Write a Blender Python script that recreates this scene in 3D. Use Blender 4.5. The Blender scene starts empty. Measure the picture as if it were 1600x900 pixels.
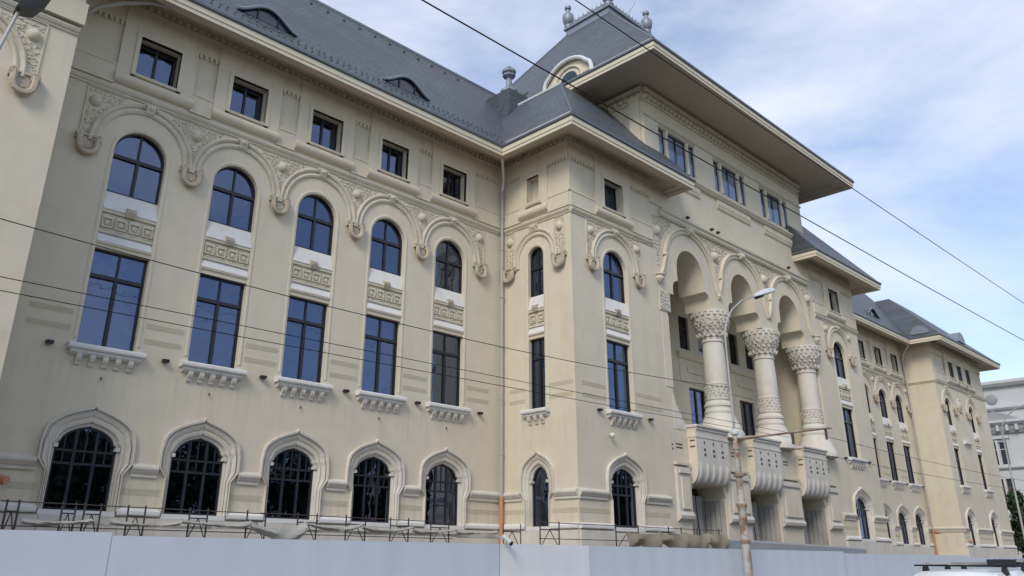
import bpy, bmesh, math, random
from mathutils import Vector, Matrix
from mathutils.geometry import tessellate_polygon
random.seed(7)
R = math.radians
sc = bpy.context.scene
col = sc.collection

# ------------------------------------------------------------------ camera
cam_d = bpy.data.cameras.new('camera'); cam = bpy.data.objects.new('camera', cam_d); col.objects.link(cam)
sc.camera = cam
cam_d.sensor_fit = 'HORIZONTAL'; cam_d.sensor_width = 36.0
cam_d.lens = 36.0*1259.33/1600.0
cam_d.shift_x = 31.875/1600.0; cam_d.shift_y = -64.167/1600.0
cam_d.clip_end = 4000
_p, _y, _r = 0.36659, 0.76658, 0.00797
_f = Vector((math.sin(_y)*math.cos(_p), math.cos(_y)*math.cos(_p), math.sin(_p)))
_ri = Vector((math.cos(_y), -math.sin(_y), 0)); _u = _ri.cross(_f)
_r2 = math.cos(_r)*_ri+math.sin(_r)*_u; _u2 = -math.sin(_r)*_ri+math.cos(_r)*_u
cam.matrix_world = Matrix(((_r2.x, _u2.x, -_f.x, -9.12), (_r2.y, _u2.y, -_f.y, -28.151), (_r2.z, _u2.z, -_f.z, 1.65), (0, 0, 0, 1)))

# ------------------------------------------------------------------ sky and sun
SUN_AZ = (-0.89, -0.45)      # towards the sun, plan direction
SUN_EL = R(38)
w = bpy.data.worlds.new('World'); sc.world = w; w.use_nodes = True
nt = w.node_tree; N = nt.nodes; L = nt.links
bg = N['Background']; bg.inputs['Strength'].default_value = 0.14
sky = N.new('ShaderNodeTexSky'); sky.sky_type = 'NISHITA'; sky.sun_disc = False
sky.sun_elevation = SUN_EL; sky.sun_rotation = math.atan2(SUN_AZ[0], SUN_AZ[1])
sky.air_density = 1.0; sky.dust_density = 0.4; sky.ozone_density = 2.5
tc = N.new('ShaderNodeTexCoord')
mp = N.new('ShaderNodeMapping'); mp.inputs['Scale'].default_value = (1.0, 1.0, 2.6); mp.inputs['Location'].default_value = (0.62, 0.35, 0.2)
L.new(tc.outputs['Generated'], mp.inputs['Vector'])
nz = N.new('ShaderNodeTexNoise'); nz.inputs['Scale'].default_value = 2.3; nz.inputs['Detail'].default_value = 6; nz.inputs['Roughness'].default_value = 0.55; nz.inputs['Distortion'].default_value = 0.25
L.new(mp.outputs['Vector'], nz.inputs['Vector'])
cr = N.new('ShaderNodeValToRGB'); cr.color_ramp.elements[0].position = 0.40; cr.color_ramp.elements[1].position = 0.72
cr.color_ramp.elements[0].color = (0.28, 0.28, 0.28, 1); cr.color_ramp.elements[1].color = (0.95, 0.95, 0.95, 1)
L.new(nz.outputs['Fac'], cr.inputs['Fac'])
mx = N.new('ShaderNodeMix'); mx.data_type = 'RGBA'
L.new(cr.outputs['Color'], mx.inputs['Factor']); tn = N.new('ShaderNodeMix'); tn.data_type = 'RGBA'; tn.blend_type = 'MULTIPLY'; tn.inputs['Factor'].default_value = 1.0
tn.inputs['B'].default_value = (1.05, 1.15, 1.27, 1); tn.clamp_result = False
L.new(sky.outputs['Color'], tn.inputs['A']); L.new(tn.outputs['Result'], mx.inputs['A']); mx.inputs['B'].default_value = (6.0, 6.35, 7.1, 1)
L.new(mx.outputs['Result'], bg.inputs['Color'])
sd = bpy.data.lights.new('sun', 'SUN'); sun = bpy.data.objects.new('sun', sd); col.objects.link(sun)
sd.energy = 1.9; sd.angle = R(22); sd.color = (1.0, 0.93, 0.82)
_sv = Vector((SUN_AZ[0], SUN_AZ[1], 0)).normalized()*math.cos(SUN_EL)+Vector((0, 0, math.sin(SUN_EL)))
sun.rotation_euler = _sv.to_track_quat('Z', 'Y').to_euler(); sun.location = (-40, -60, 60)
sc.view_settings.view_transform = 'Standard'; sc.view_settings.look = 'None'; sc.view_settings.exposure = 0.2; sc.view_settings.gamma = 1
sc.render.engine = 'CYCLES'
sc.cycles.transparent_max_bounces = 12

# ------------------------------------------------------------------ materials
MATS = {}
def mat(name, color, rough=0.8, spec=0.3, metal=0.0, var=0.0, vscale=3.0, streak=0.0, bump=0.0, bscale=40.0, dirt=None, dirt_amt=0.0, dlo=0.52, dscale=0.9):
    m = bpy.data.materials.new(name); m.use_nodes = True; MATS[name] = m
    t = m.node_tree; n = t.nodes; l = t.links; b = n['Principled BSDF']
    b.inputs['Base Color'].default_value = (*color, 1); b.inputs['Roughness'].default_value = rough
    b.inputs['Specular IOR Level'].default_value = spec; b.inputs['Metallic'].default_value = metal
    g = n.new('ShaderNodeNewGeometry'); cur = None
    def mixcol(fac, colB, prev):
        x = n.new('ShaderNodeMix'); x.data_type = 'RGBA'; l.new(fac, x.inputs['Factor'])
        if prev is None: x.inputs['A'].default_value = (*color, 1)
        else: l.new(prev, x.inputs['A'])
        x.inputs['B'].default_value = (*colB, 1); return x.outputs['Result']
    def noise(scale, detail, stretch=None):
        z = n.new('ShaderNodeTexNoise'); z.inputs['Scale'].default_value = scale; z.inputs['Detail'].default_value = detail
        if stretch:
            q = n.new('ShaderNodeMapping'); q.inputs['Scale'].default_value = stretch; l.new(g.outputs['Position'], q.inputs['Vector']); l.new(q.outputs['Vector'], z.inputs['Vector'])
        else: l.new(g.outputs['Position'], z.inputs['Vector'])
        return z.outputs['Fac']
    def ramp(fac, a, bb, hi):
        r = n.new('ShaderNodeMapRange'); l.new(fac, r.inputs['Value']); r.inputs['From Min'].default_value = a; r.inputs['From Max'].default_value = bb; r.inputs['To Max'].default_value = hi; return r.outputs['Result']
    if var:
        cur = mixcol(ramp(noise(vscale, 5), 0.35, 0.7, var), tuple(c*0.72 for c in color), cur)
        cur = mixcol(ramp(noise(vscale*0.13+0.05, 3), 0.42, 0.66, var), tuple(min(1, c*1.13) for c in color), cur)
    if streak:
        cur = mixcol(ramp(noise(1.6, 5, (1, 1, 0.09)), 0.5, 0.78, streak), dirt or (0.25, 0.22, 0.18), cur)
    if dirt and dirt_amt:
        cur = mixcol(ramp(noise(dscale, 6), dlo, dlo+.2, dirt_amt), dirt, cur)
    if cur: l.new(cur, b.inputs['Base Color'])
    if bump:
        bp = n.new('ShaderNodeBump'); bp.inputs['Strength'].default_value = bump; bp.inputs['Distance'].default_value = 0.01
        l.new(noise(bscale, 4), bp.inputs['Height']); l.new(bp.outputs['Normal'], b.inputs['Normal'])
    return m
PL = (0.65, 0.575, 0.445)
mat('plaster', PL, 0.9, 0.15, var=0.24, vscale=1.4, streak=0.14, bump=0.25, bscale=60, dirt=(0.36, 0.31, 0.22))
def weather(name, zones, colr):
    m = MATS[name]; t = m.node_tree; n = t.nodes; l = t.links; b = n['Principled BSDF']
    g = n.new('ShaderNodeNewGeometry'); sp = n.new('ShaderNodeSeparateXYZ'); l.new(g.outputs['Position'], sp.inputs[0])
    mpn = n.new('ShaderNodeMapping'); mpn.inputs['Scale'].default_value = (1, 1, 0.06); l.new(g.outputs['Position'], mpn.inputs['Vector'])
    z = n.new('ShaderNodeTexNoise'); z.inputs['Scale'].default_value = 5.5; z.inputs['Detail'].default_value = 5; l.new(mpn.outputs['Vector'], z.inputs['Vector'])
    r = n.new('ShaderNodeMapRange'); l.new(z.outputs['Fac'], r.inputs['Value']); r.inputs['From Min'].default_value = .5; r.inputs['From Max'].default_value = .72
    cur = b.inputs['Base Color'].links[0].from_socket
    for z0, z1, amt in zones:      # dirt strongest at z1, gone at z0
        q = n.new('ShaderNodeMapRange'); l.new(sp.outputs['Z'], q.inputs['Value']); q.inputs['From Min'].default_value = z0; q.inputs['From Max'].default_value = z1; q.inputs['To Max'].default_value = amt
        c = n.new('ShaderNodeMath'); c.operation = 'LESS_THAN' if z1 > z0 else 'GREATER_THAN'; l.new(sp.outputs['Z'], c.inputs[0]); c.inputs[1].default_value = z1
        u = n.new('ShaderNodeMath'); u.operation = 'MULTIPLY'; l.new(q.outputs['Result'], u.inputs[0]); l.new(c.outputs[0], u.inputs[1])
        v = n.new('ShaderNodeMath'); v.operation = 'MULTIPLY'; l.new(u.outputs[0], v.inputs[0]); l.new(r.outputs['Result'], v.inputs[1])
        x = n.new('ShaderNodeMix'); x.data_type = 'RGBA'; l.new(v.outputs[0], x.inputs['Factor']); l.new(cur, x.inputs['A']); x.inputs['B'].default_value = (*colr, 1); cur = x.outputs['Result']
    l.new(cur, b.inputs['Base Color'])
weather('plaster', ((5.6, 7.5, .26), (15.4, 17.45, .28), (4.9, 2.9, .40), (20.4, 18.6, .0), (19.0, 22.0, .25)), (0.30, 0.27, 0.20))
mat('plaster_relief', (0.61, 0.555, 0.43), 0.9, 0.15, var=0.3, vscale=6, bump=0.3, dirt=(0.38, 0.31, 0.22), dirt_amt=0.35, streak=0.15)
mat('relief_yellow', (0.555, 0.50, 0.36), 0.9, 0.15, var=0.3, vscale=9, bump=0.3)
mat('ornament', (0.60, 0.545, 0.43), 0.9, 0.15, var=0.4, vscale=9, bump=0.4, dirt=(0.36, 0.26, 0.18), dirt_amt=0.4)
mat('bracket_stone', (0.49, 0.42, 0.325), 0.9, 0.15, var=0.5, vscale=9, bump=0.4, dirt=(0.27, 0.19, 0.13), dirt_amt=0.5)
mat('stone', (0.62, 0.575, 0.50), 0.88, 0.2, var=0.3, vscale=2.5, streak=0.3, bump=0.4, bscale=30, dirt=(0.40, 0.32, 0.25), dirt_amt=0.25)
mat('column_stone', (0.66, 0.615, 0.53), 0.85, 0.2, var=0.35, vscale=2.2, streak=0.35, bump=0.4, bscale=25, dirt=(0.42, 0.36, 0.28), dirt_amt=0.25)
mat('white_stone', (0.70, 0.68, 0.64), 0.85, 0.2, var=0.22, vscale=3.0, streak=0.22, bump=0.3, bscale=30, dirt=(0.45, 0.40, 0.34), dirt_amt=0.12)
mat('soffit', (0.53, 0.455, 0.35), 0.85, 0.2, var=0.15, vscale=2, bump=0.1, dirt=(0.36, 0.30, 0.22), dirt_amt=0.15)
mat('fascia', (0.66, 0.59, 0.45), 0.7, 0.25, var=0.12, vscale=2)
mat('gutter_metal', (0.15, 0.16, 0.175), 0.45, 0.5, metal=0.4, var=0.25, vscale=5)
mat('zinc', (0.24, 0.27, 0.31), 0.5, 0.5, metal=0.35, var=0.35, vscale=6, bump=0.2, bscale=15)
mat('white_metal', (0.66, 0.66, 0.64), 0.5, 0.4, var=0.15, vscale=5)
mat('frame_dark', (0.020, 0.021, 0.028), 0.4, 0.4)
mat('lining', (0.72, 0.71, 0.69), 0.8, 0.2)
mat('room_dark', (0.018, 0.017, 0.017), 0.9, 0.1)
mat('pipe_grey', (0.42, 0.40, 0.38), 0.5, 0.4, metal=0.2, var=0.2, vscale=4)
mat('pipe_orange', (0.50, 0.25, 0.15), 0.7, 0.3, var=0.35, vscale=6)
mat('rust', (0.30, 0.19, 0.125), 0.8, 0.3, var=0.7, vscale=4, bump=0.5, dirt=(0.50, 0.43, 0.36), dirt_amt=0.8)
mat('pole_paint', (0.47, 0.44, 0.40), 0.7, 0.3, var=0.5, vscale=8, dirt=(0.24, 0.12, 0.065), dirt_amt=0.95, dlo=0.44, dscale=2.2, streak=0.5, bump=0.4, bscale=25)
mat('scaffold_steel', (0.065, 0.055, 0.055), 0.6, 0.4, metal=0.2, var=0.6, vscale=8, dirt=(0.16, 0.08, 0.05), dirt_amt=0.6)
mat('tarp', (0.40, 0.385, 0.35), 0.9, 0.1, var=0.5, vscale=3, bump=0.5, bscale=12, dirt=(0.22, 0.19, 0.14), dirt_amt=0.5)
mat('tarp_brown', (0.27, 0.235, 0.18), 0.9, 0.1, var=0.5, vscale=3, bump=0.5, bscale=12, dirt=(0.16, 0.13, 0.09), dirt_amt=0.5)
mat('hoarding_grey', (0.60, 0.645, 0.71), 0.55, 0.4, var=0.08, vscale=1.2, streak=0.10, dirt=(0.40, 0.40, 0.42), dirt_amt=0.08)
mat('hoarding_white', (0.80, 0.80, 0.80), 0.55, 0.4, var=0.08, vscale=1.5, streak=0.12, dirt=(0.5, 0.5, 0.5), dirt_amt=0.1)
mat('black_plastic', (0.012, 0.012, 0.013), 0.45, 0.4)
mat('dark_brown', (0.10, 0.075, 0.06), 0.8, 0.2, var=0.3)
mat('asphalt', (0.05, 0.05, 0.052), 0.92, 0.25, var=0.5, vscale=1.2, bump=0.6, bscale=80, dirt=(0.075, 0.072, 0.068), dirt_amt=0.5)
mat('paving', (0.26, 0.25, 0.235), 0.9, 0.25, var=0.4, vscale=2, bump=0.4, dirt=(0.16, 0.15, 0.14), dirt_amt=0.4)
mat('kerb_stone', (0.34, 0.33, 0.31), 0.9, 0.25, var=0.4, vscale=4)
mat('road_paint', (0.75, 0.75, 0.73), 0.8, 0.3, var=0.3, vscale=9)
mat('earth', (0.16, 0.14, 0.11), 0.95, 0.1, var=0.5, vscale=0.5)
mat('far_wall', (0.52, 0.52, 0.51), 0.85, 0.2, var=0.2, vscale=1.0, streak=0.2, dirt=(0.40, 0.39, 0.37), dirt_amt=0.2)
mat('far_grey', (0.30, 0.30, 0.31), 0.85, 0.2, var=0.2)
mat('far_brick', (0.26, 0.13, 0.10), 0.85, 0.2, var=0.4, vscale=2)
mat('car_paint', (0.78, 0.79, 0.80), 0.25, 0.5)
mat('car_dark', (0.02, 0.02, 0.022), 0.35, 0.5)
mat('rack_blue', (0.045, 0.055, 0.085), 0.4, 0.5, var=0.3, vscale=9)
mat('rack_light', (0.55, 0.53, 0.48), 0.6, 0.3, var=0.3, vscale=9)
mat('tyre', (0.018, 0.018, 0.018), 0.9, 0.2)
mat('alloy', (0.5, 0.5, 0.52), 0.3, 0.5, metal=0.8)
mat('lamp_shell', (0.60, 0.61, 0.62), 0.35, 0.5)
mat('bark', (0.10, 0.075, 0.055), 0.95, 0.1, var=0.5, vscale=6, bump=0.8, bscale=14)
mat('cable', (0.012, 0.012, 0.012), 0.7, 0.2)
mat('slatedeck', (0.14, 0.15, 0.16), 0.6, 0.3, var=0.4)
mat('bollard_grey', (0.30, 0.31, 0.33), 0.8, 0.2, var=0.3, vscale=4)

def slate(name, axis):
    m = bpy.data.materials.new(name); m.use_nodes = True; MATS[name] = m
    t = m.node_tree; n = t.nodes; l = t.links; b = n['Principled BSDF']
    g = n.new('ShaderNodeNewGeometry'); s = n.new('ShaderNodeSeparateXYZ'); l.new(g.outputs['Position'], s.inputs[0])
    c = n.new('ShaderNodeCombineXYZ'); l.new(s.outputs['X' if axis == 'x' else 'Y'], c.inputs['X']); l.new(s.outputs['Z'], c.inputs['Y'])
    br = n.new('ShaderNodeTexBrick'); l.new(c.outputs[0], br.inputs['Vector']); br.inputs['Scale'].default_value = 1.0
    br.inputs['Brick Width'].default_value = 0.32; br.inputs['Row Height'].default_value = 0.19; br.inputs['Mortar Size'].default_value = 0.014; br.inputs['Mortar Smooth'].default_value = 0.3
    br.inputs['Color1'].default_value = (0.062, 0.073, 0.088, 1); br.inputs['Color2'].default_value = (0.105, 0.118, 0.136, 1); br.inputs['Mortar'].default_value = (0.035, 0.042, 0.05, 1); br.inputs['Bias'].default_value = 0.0
    z = n.new('ShaderNodeTexNoise'); z.inputs['Scale'].default_value = 0.35; z.inputs['Detail'].default_value = 5; l.new(g.outputs['Position'], z.inputs['Vector'])
    r = n.new('ShaderNodeMapRange'); l.new(z.outputs['Fac'], r.inputs['Value']); r.inputs['From Min'].default_value = 0.4; r.inputs['From Max'].default_value = 0.72; r.inputs['To Max'].default_value = 0.8
    x = n.new('ShaderNodeMix'); x.data_type = 'RGBA'; l.new(r.outputs['Result'], x.inputs['Factor']); l.new(br.outputs['Color'], x.inputs['A']); x.inputs['B'].default_value = (0.060, 0.064, 0.066, 1)
    l.new(x.outputs['Result'], b.inputs['Base Color']); b.inputs['Roughness'].default_value = 0.5; b.inputs['Specular IOR Level'].default_value = 0.5
    bp = n.new('ShaderNodeBump'); bp.inputs['Strength'].default_value = 0.7; bp.inputs['Distance'].default_value = 0.02; l.new(br.outputs['Fac'], bp.inputs['Height']); bp.invert = True; l.new(bp.outputs['Normal'], b.inputs['Normal'])
slate('slate_x', 'x'); slate('slate_y', 'y')

def glass(name, tint, ior, wob=0.006):
    m = bpy.data.materials.new(name); m.use_nodes = True; MATS[name] = m
    t = m.node_tree; n = t.nodes; l = t.links
    for q in list(n):
        if q.type == 'BSDF_PRINCIPLED': n.remove(q)
    o = [q for q in n if q.type == 'OUTPUT_MATERIAL'][0]
    tr = n.new('ShaderNodeBsdfTransparent'); tr.inputs['Color'].default_value = (*tint, 1)
    gl = n.new('ShaderNodeBsdfGlossy'); gl.inputs['Roughness'].default_value = 0.02; gl.inputs['Color'].default_value = (0.56, 0.68, 1.0, 1)
    fr = n.new('ShaderNodeFresnel'); fr.inputs['IOR'].default_value = ior
    g = n.new('ShaderNodeNewGeometry'); z = n.new('ShaderNodeTexNoise'); z.inputs['Scale'].default_value = 0.9; l.new(g.outputs['Position'], z.inputs['Vector'])
    bp = n.new('ShaderNodeBump'); bp.inputs['Strength'].default_value = 0.5; bp.inputs['Distance'].default_value = wob*6; l.new(z.outputs['Fac'], bp.inputs['Height']); l.new(bp.outputs['Normal'], gl.inputs['Normal'])
    mi = n.new('ShaderNodeMixShader'); l.new(fr.outputs[0], mi.inputs[0]); l.new(tr.outputs[0], mi.inputs[1]); l.new(gl.outputs[0], mi.inputs[2]); l.new(mi.outputs[0], o.inputs['Surface'])
glass('glass', (0.55, 0.60, 0.70), 2.6)
glass('glass_bright', (0.8, 0.85, 0.9), 4.2)
glass('glass_clear', (0.90, 0.94, 1.0), 1.9)

def leafmat(name, c1, c2):
    m = bpy.data.materials.new(name); m.use_nodes = True; MATS[name] = m
    t = m.node_tree; n = t.nodes; l = t.links; b = n['Principled BSDF']
    g = n.new('ShaderNodeNewGeometry'); x = n.new('ShaderNodeMix'); x.data_type = 'RGBA'
    l.new(g.outputs['Random Per Island'], x.inputs['Factor']); x.inputs['A'].default_value = (*c1, 1); x.inputs['B'].default_value = (*c2, 1)
    l.new(x.outputs['Result'], b.inputs['Base Color']); b.inputs['Roughness'].default_value = 0.7
leafmat('leaf', (0.02, 0.035, 0.015), (0.05, 0.08, 0.03))

# ------------------------------------------------------------------ mesh builder (local x along wall, y into wall, z up)
class B:
    def __init__(s): s.v = []; s.f = []; s.m = []; s.cur = 0
    def add(s, vs, fs):
        o = len(s.v); s.v += [tuple(q) for q in vs]
        for f in fs: s.f.append(tuple(i+o for i in f)); s.m.append(s.cur)
        return s
    def box(s, x0, x1, y0, y1, z0, z1):
        return s.add([(x0, y0, z0), (x1, y0, z0), (x1, y1, z0), (x0, y1, z0), (x0, y0, z1), (x1, y0, z1), (x1, y1, z1), (x0, y1, z1)],
                     [(0, 3, 2, 1), (4, 5, 6, 7), (0, 1, 5, 4), (1, 2, 6, 5), (2, 3, 7, 6), (3, 0, 4, 7)])
    def extr_x(s, prof, x0, x1):      # prof [(y,z)] closed
        n = len(prof)
        s.add([(x0, y, z) for y, z in prof]+[(x1, y, z) for y, z in prof], [(i, (i+1) % n, (i+1) % n+n, i+n) for i in range(n)]+[tuple(range(n))[::-1], tuple(range(n, 2*n))])
        return s
    def extr_y(s, prof, y0, y1):      # prof [(x,z)] closed
        n = len(prof)
        s.add([(x, y0, z) for x, z in prof]+[(x, y1, z) for x, z in prof], [(i, (i+1) % n, (i+1) % n+n, i+n) for i in range(n)]+[tuple(range(n))[::-1], tuple(range(n, 2*n))])
        return s
    def wall(s, outer, holes, y=0.0):
        polys = [[Vector((x, z, 0)) for x, z in outer]]+[[Vector((x, z, 0)) for x, z in h] for h in holes]
        pts = [q for p in polys for q in p]
        s.add([(q.x, y, q.y) for q in pts], [t for t in tessellate_polygon(polys)]); return s
    def band(s, path, y0, y1, closed=False):
        n = len(path); k = n if closed else n-1
        s.add([(x, y0, z) for x, z in path]+[(x, y1, z) for x, z in path], [(i, (i+1) % n, (i+1) % n+n, i+n) for i in range(k)]); return s
    def loft(s, rows, closed=False):
        n = len(rows[0]); o = []
        for r in rows: o += r
        k = n if closed else n-1
        s.add(o, [(j*n+i, j*n+(i+1) % n, (j+1)*n+(i+1) % n, (j+1)*n+i) for j in range(len(rows)-1) for i in range(k)]); return s
    def sweep(s, path, prof, closed=False, caps=True):   # path (x,z); prof [(a outside, b proud)]
        n = len(path); rows = []
        nr = []
        for i in range(n):
            a = path[(i-1) % n] if (closed or i) else None; b = path[(i+1) % n] if (closed or i < n-1) else None; c = path[i]
            ds = []
            if a: ds.append(Vector((c[0]-a[0], c[1]-a[1])).normalized())
            if b: ds.append(Vector((b[0]-c[0], b[1]-c[1])).normalized())
            ns = [Vector((-d.y, d.x)) for d in ds]
            m = sum(ns, Vector((0, 0)))
            if m.length < 1e-6: m = ns[0].copy()
            m.normalize(); m = m/max(0.35, m.dot(ns[0])); nr.append(m)
        for a, b in prof: rows.append([(path[i][0]+nr[i].x*a, -b, path[i][1]+nr[i].y*a) for i in range(n)])
        s.loft(rows, closed)
        if caps and not closed:
            k = len(rows); s.add([r[0] for r in rows]+[r[-1] for r in rows], [tuple(range(k)), tuple(range(k, 2*k))[::-1]])
        return s
    def plan(s, path, prof, caps=True):   # path (x,y) in plan, outside to the right of travel; prof [(out, z)]
        n = len(path); nr = []
        for i in range(n):
            ds = []
            if i: ds.append(Vector((path[i][0]-path[i-1][0], path[i][1]-path[i-1][1])).normalized())
            if i < n-1: ds.append(Vector((path[i+1][0]-path[i][0], path[i+1][1]-path[i][1])).normalized())
            ns = [Vector((d.y, -d.x)) for d in ds]; m = sum(ns, Vector((0, 0))).normalized(); nr.append(m/m.dot(ns[0]))
        s.loft([[(path[i][0]+nr[i].x*a, path[i][1]+nr[i].y*a, z) for i in range(n)] for a, z in prof])
        if caps:
            for i in (0, n-1): s.add([(path[i][0]+nr[i].x*a, path[i][1]+nr[i].y*a, z) for a, z in prof], [tuple(range(len(prof)))])
        return s
    def lathe(s, prof, cx, cy, n=20, a0=0.0, a1=2*math.pi, cap=True):
        full = abs(a1-a0-2*math.pi) < 1e-6; k = n if full else n+1
        rows = [[(cx+r*math.cos(a0+(a1-a0)*i/n), cy+r*math.sin(a0+(a1-a0)*i/n), z) for i in range(k)] for r, z in prof]
        s.loft(rows, full)
        if cap and full:
            s.add(rows[0], [tuple(range(k))[::-1]]); s.add(rows[-1], [tuple(range(k))])
        return s
    def tube(s, pts, r, n=6, cap=True):
        pts = [Vector(p) for p in pts]; rows = []; up = None
        for i, p in enumerate(pts):
            d = (pts[min(i+1, len(pts)-1)]-pts[max(i-1, 0)]).normalized()
            if up is None: up = d.orthogonal().normalized()
            up = (up-d*up.dot(d)); up = up.normalized() if up.length > 1e-6 else d.orthogonal().normalized()
            sd_ = d.cross(up); rr = r[i] if isinstance(r, (list, tuple)) else r
            rows.append([tuple(p+(up*math.cos(2*math.pi*j/n)+sd_*math.sin(2*math.pi*j/n))*rr) for j in range(n)])
        s.loft(rows, True)
        if cap: s.add(rows[0], [tuple(range(n))[::-1]]); s.add(rows[-1], [tuple(range(n))])
        return s
    def dome(s, c, rx, ry, rz, n=8):      # half ellipsoid bulging to -y
        rows = []
        for k in range(3):
            a = k*math.pi/6
            rows.append([(c[0]+rx*math.cos(a)*math.cos(2*math.pi*j/n), c[1]-ry*math.sin(a), c[2]+rz*math.cos(a)*math.sin(2*math.pi*j/n)) for j in range(n)])
        s.loft(rows, True); o = len(s.v)-n; s.v.append((c[0], c[1]-ry, c[2])); t = len(s.v)-1
        for j in range(n): s.f.append((o+j, o+(j+1) % n, t)); s.m.append(s.cur)
        return s
    def scroll(s, c, r, t, a0, sgn, n=7):
        pts = []
        for i in range(n):
            a = a0+sgn*i*0.75; q = r*(1-0.10*i)
            pts.append((c[0]+q*math.cos(a), c[1]-t*0.4, c[2]+q*math.sin(a)))
        return s.tube(pts, t, 4, False)
    def mesh(s, name, *mats, smooth=False):
        me = bpy.data.meshes.new(name); me.from_pydata(s.v, [], s.f)
        for m in mats: me.materials.append(MATS[m])
        if len(mats) > 1: me.polygons.foreach_set('material_index', s.m)
        bm = bmesh.new(); bm.from_mesh(me); bmesh.ops.recalc_face_normals(bm, faces=bm.faces); bm.to_mesh(me); bm.free()
        if smooth:
            me.polygons.foreach_set('use_smooth', [True]*len(me.polygons))
            try: me.set_sharp_from_angle(angle=R(38))
            except Exception: pass
        me.update(); return me

def put(name, me, parent=None, loc=(0, 0, 0), rz=0.0, **props):
    o = bpy.data.objects.new(name, me); col.objects.link(o)
    o.matrix_basis = Matrix.Translation(loc) @ Matrix.Rotation(rz, 4, 'Z')
    if parent is not None:
        o.parent = parent
        o.matrix_parent_inverse = WM[parent].inverted()
    WM[o] = o.matrix_basis.copy()
    for k, v in props.items(): o[k] = v
    return o
WM = {}
def thing(name, label, cat, loc, group=None):
    o = put(name, None, None, loc, label=label, category=cat)
    if group: o['group'] = group
    return o
def arc(cx, cz, r, a0, a1, n): return [(cx+r*math.cos(a0+(a1-a0)*i/n), cz+r*math.sin(a0+(a1-a0)*i/n)) for i in range(n+1)]

# ------------------------------------------------------------------ setting: ground, street, pavement
D = -4.72; DP = -2.7
put('ground', B().add([(-900, -900, -0.02), (1500, -900, -0.02), (1500, 1200, -0.02), (-900, 1200, -0.02)], [(0, 1, 2, 3)]).mesh('ground', 'earth'), kind='structure')
put('road', B().add([(-200, -26.5, 0.0), (320, -26.5, 0.0), (320, -13.4, 0.0), (-200, -13.4, 0.0)], [(0, 1, 2, 3)]).mesh('road', 'asphalt'), kind='structure')
pv = put('pavement', B().box(-200, 320, -13.15, -0.2, -0.3, 0.13).mesh('pavement', 'paving'), kind='structure')
put('near_pavement', B().box(-200, 320, -44, -26.6, -0.3, 0.13).mesh('near_pavement', 'paving'), kind='structure')
kb = B().box(0, 1.48, 0, 0.24, -0.3, 0.14).mesh('kerb', 'kerb_stone')
for k in range(46):
    put('kerb_stone', kb, pv, (-12+k*1.5, -13.395, 0))
lm = B().add([(0, 0, 0.004), (3, 0, 0.004), (3, 0.14, 0.004), (0, 0.14, 0.004)], [(0, 1, 2, 3)]).mesh('lane_mark', 'road_paint')
rd = bpy.data.objects['road']
for k in range(14): put('lane_mark', lm, rd, (-20+k*7, -19.0, 0))

# ------------------------------------------------------------------ the city hall
CH = thing('city_hall', 'long cream plastered palace with slate roofs, arched windows and columned loggia', 'building', (35, 0, 0))

# ---- element meshes, one set per window half-width
def ground_paths(hw, z0=2.9):
    op = [(-hw, z0), (-hw, 4.05), (-hw, 4.4), (-hw, 4.88), (-hw+0.02*hw/0.97, 4.9), (-hw+0.13*hw, 5.0)]
    ou = [(-hw-0.22, z0), (-hw-0.22, 4.05), (-hw-0.50, 4.4), (-hw-0.50, 4.88), (-hw-0.49, 5.0), (-hw-0.47, 5.12)]
    for fx, z, gx, gz in ((.83, 5.10, .985, 5.30), (.74, 5.21, .93, 5.48), (.60, 5.31, .80, 5.66), (.44, 5.39, .62, 5.82), (.27, 5.445, .40, 5.96), (.12, 5.48, .17, 6.07)):
        op.append((-hw*fx, z)); ou.append((-(hw+.47)*gx, gz))
    op.append((-.04*hw, 5.50)); ou.append((-.06, 6.13))
    op.append((0, 5.525)); ou.append((0, 6.22))
    return op+[(-x, z) for x, z in op[-2::-1]], ou+[(-x, z) for x, z in ou[-2::-1]]
def lerp_path(a, b, t): return [(p[0]+(q[0]-p[0])*t, p[1]+(q[1]-p[1])*t) for p, q in zip(a, b)]
def niche_path(hw, n=14): return [(-hw, 8.12)]+arc(0, 16.25-hw, hw, math.pi, 0, n)+[(hw, 8.12)]
FR_Y = 0.24
def pane(pts, y, m='glass'):
    ar = sum(pts[i-1][0]*pts[i][1]-pts[i][0]*pts[i-1][1] for i in range(len(pts)))
    if ar < 0: pts = pts[::-1]
    me = bpy.data.meshes.new('pane'); me.from_pydata([(x, y, z) for x, z in pts], [], [tuple(range(len(pts)))]); me.materials.append(MATS[m]); me.update()
    return me

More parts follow.
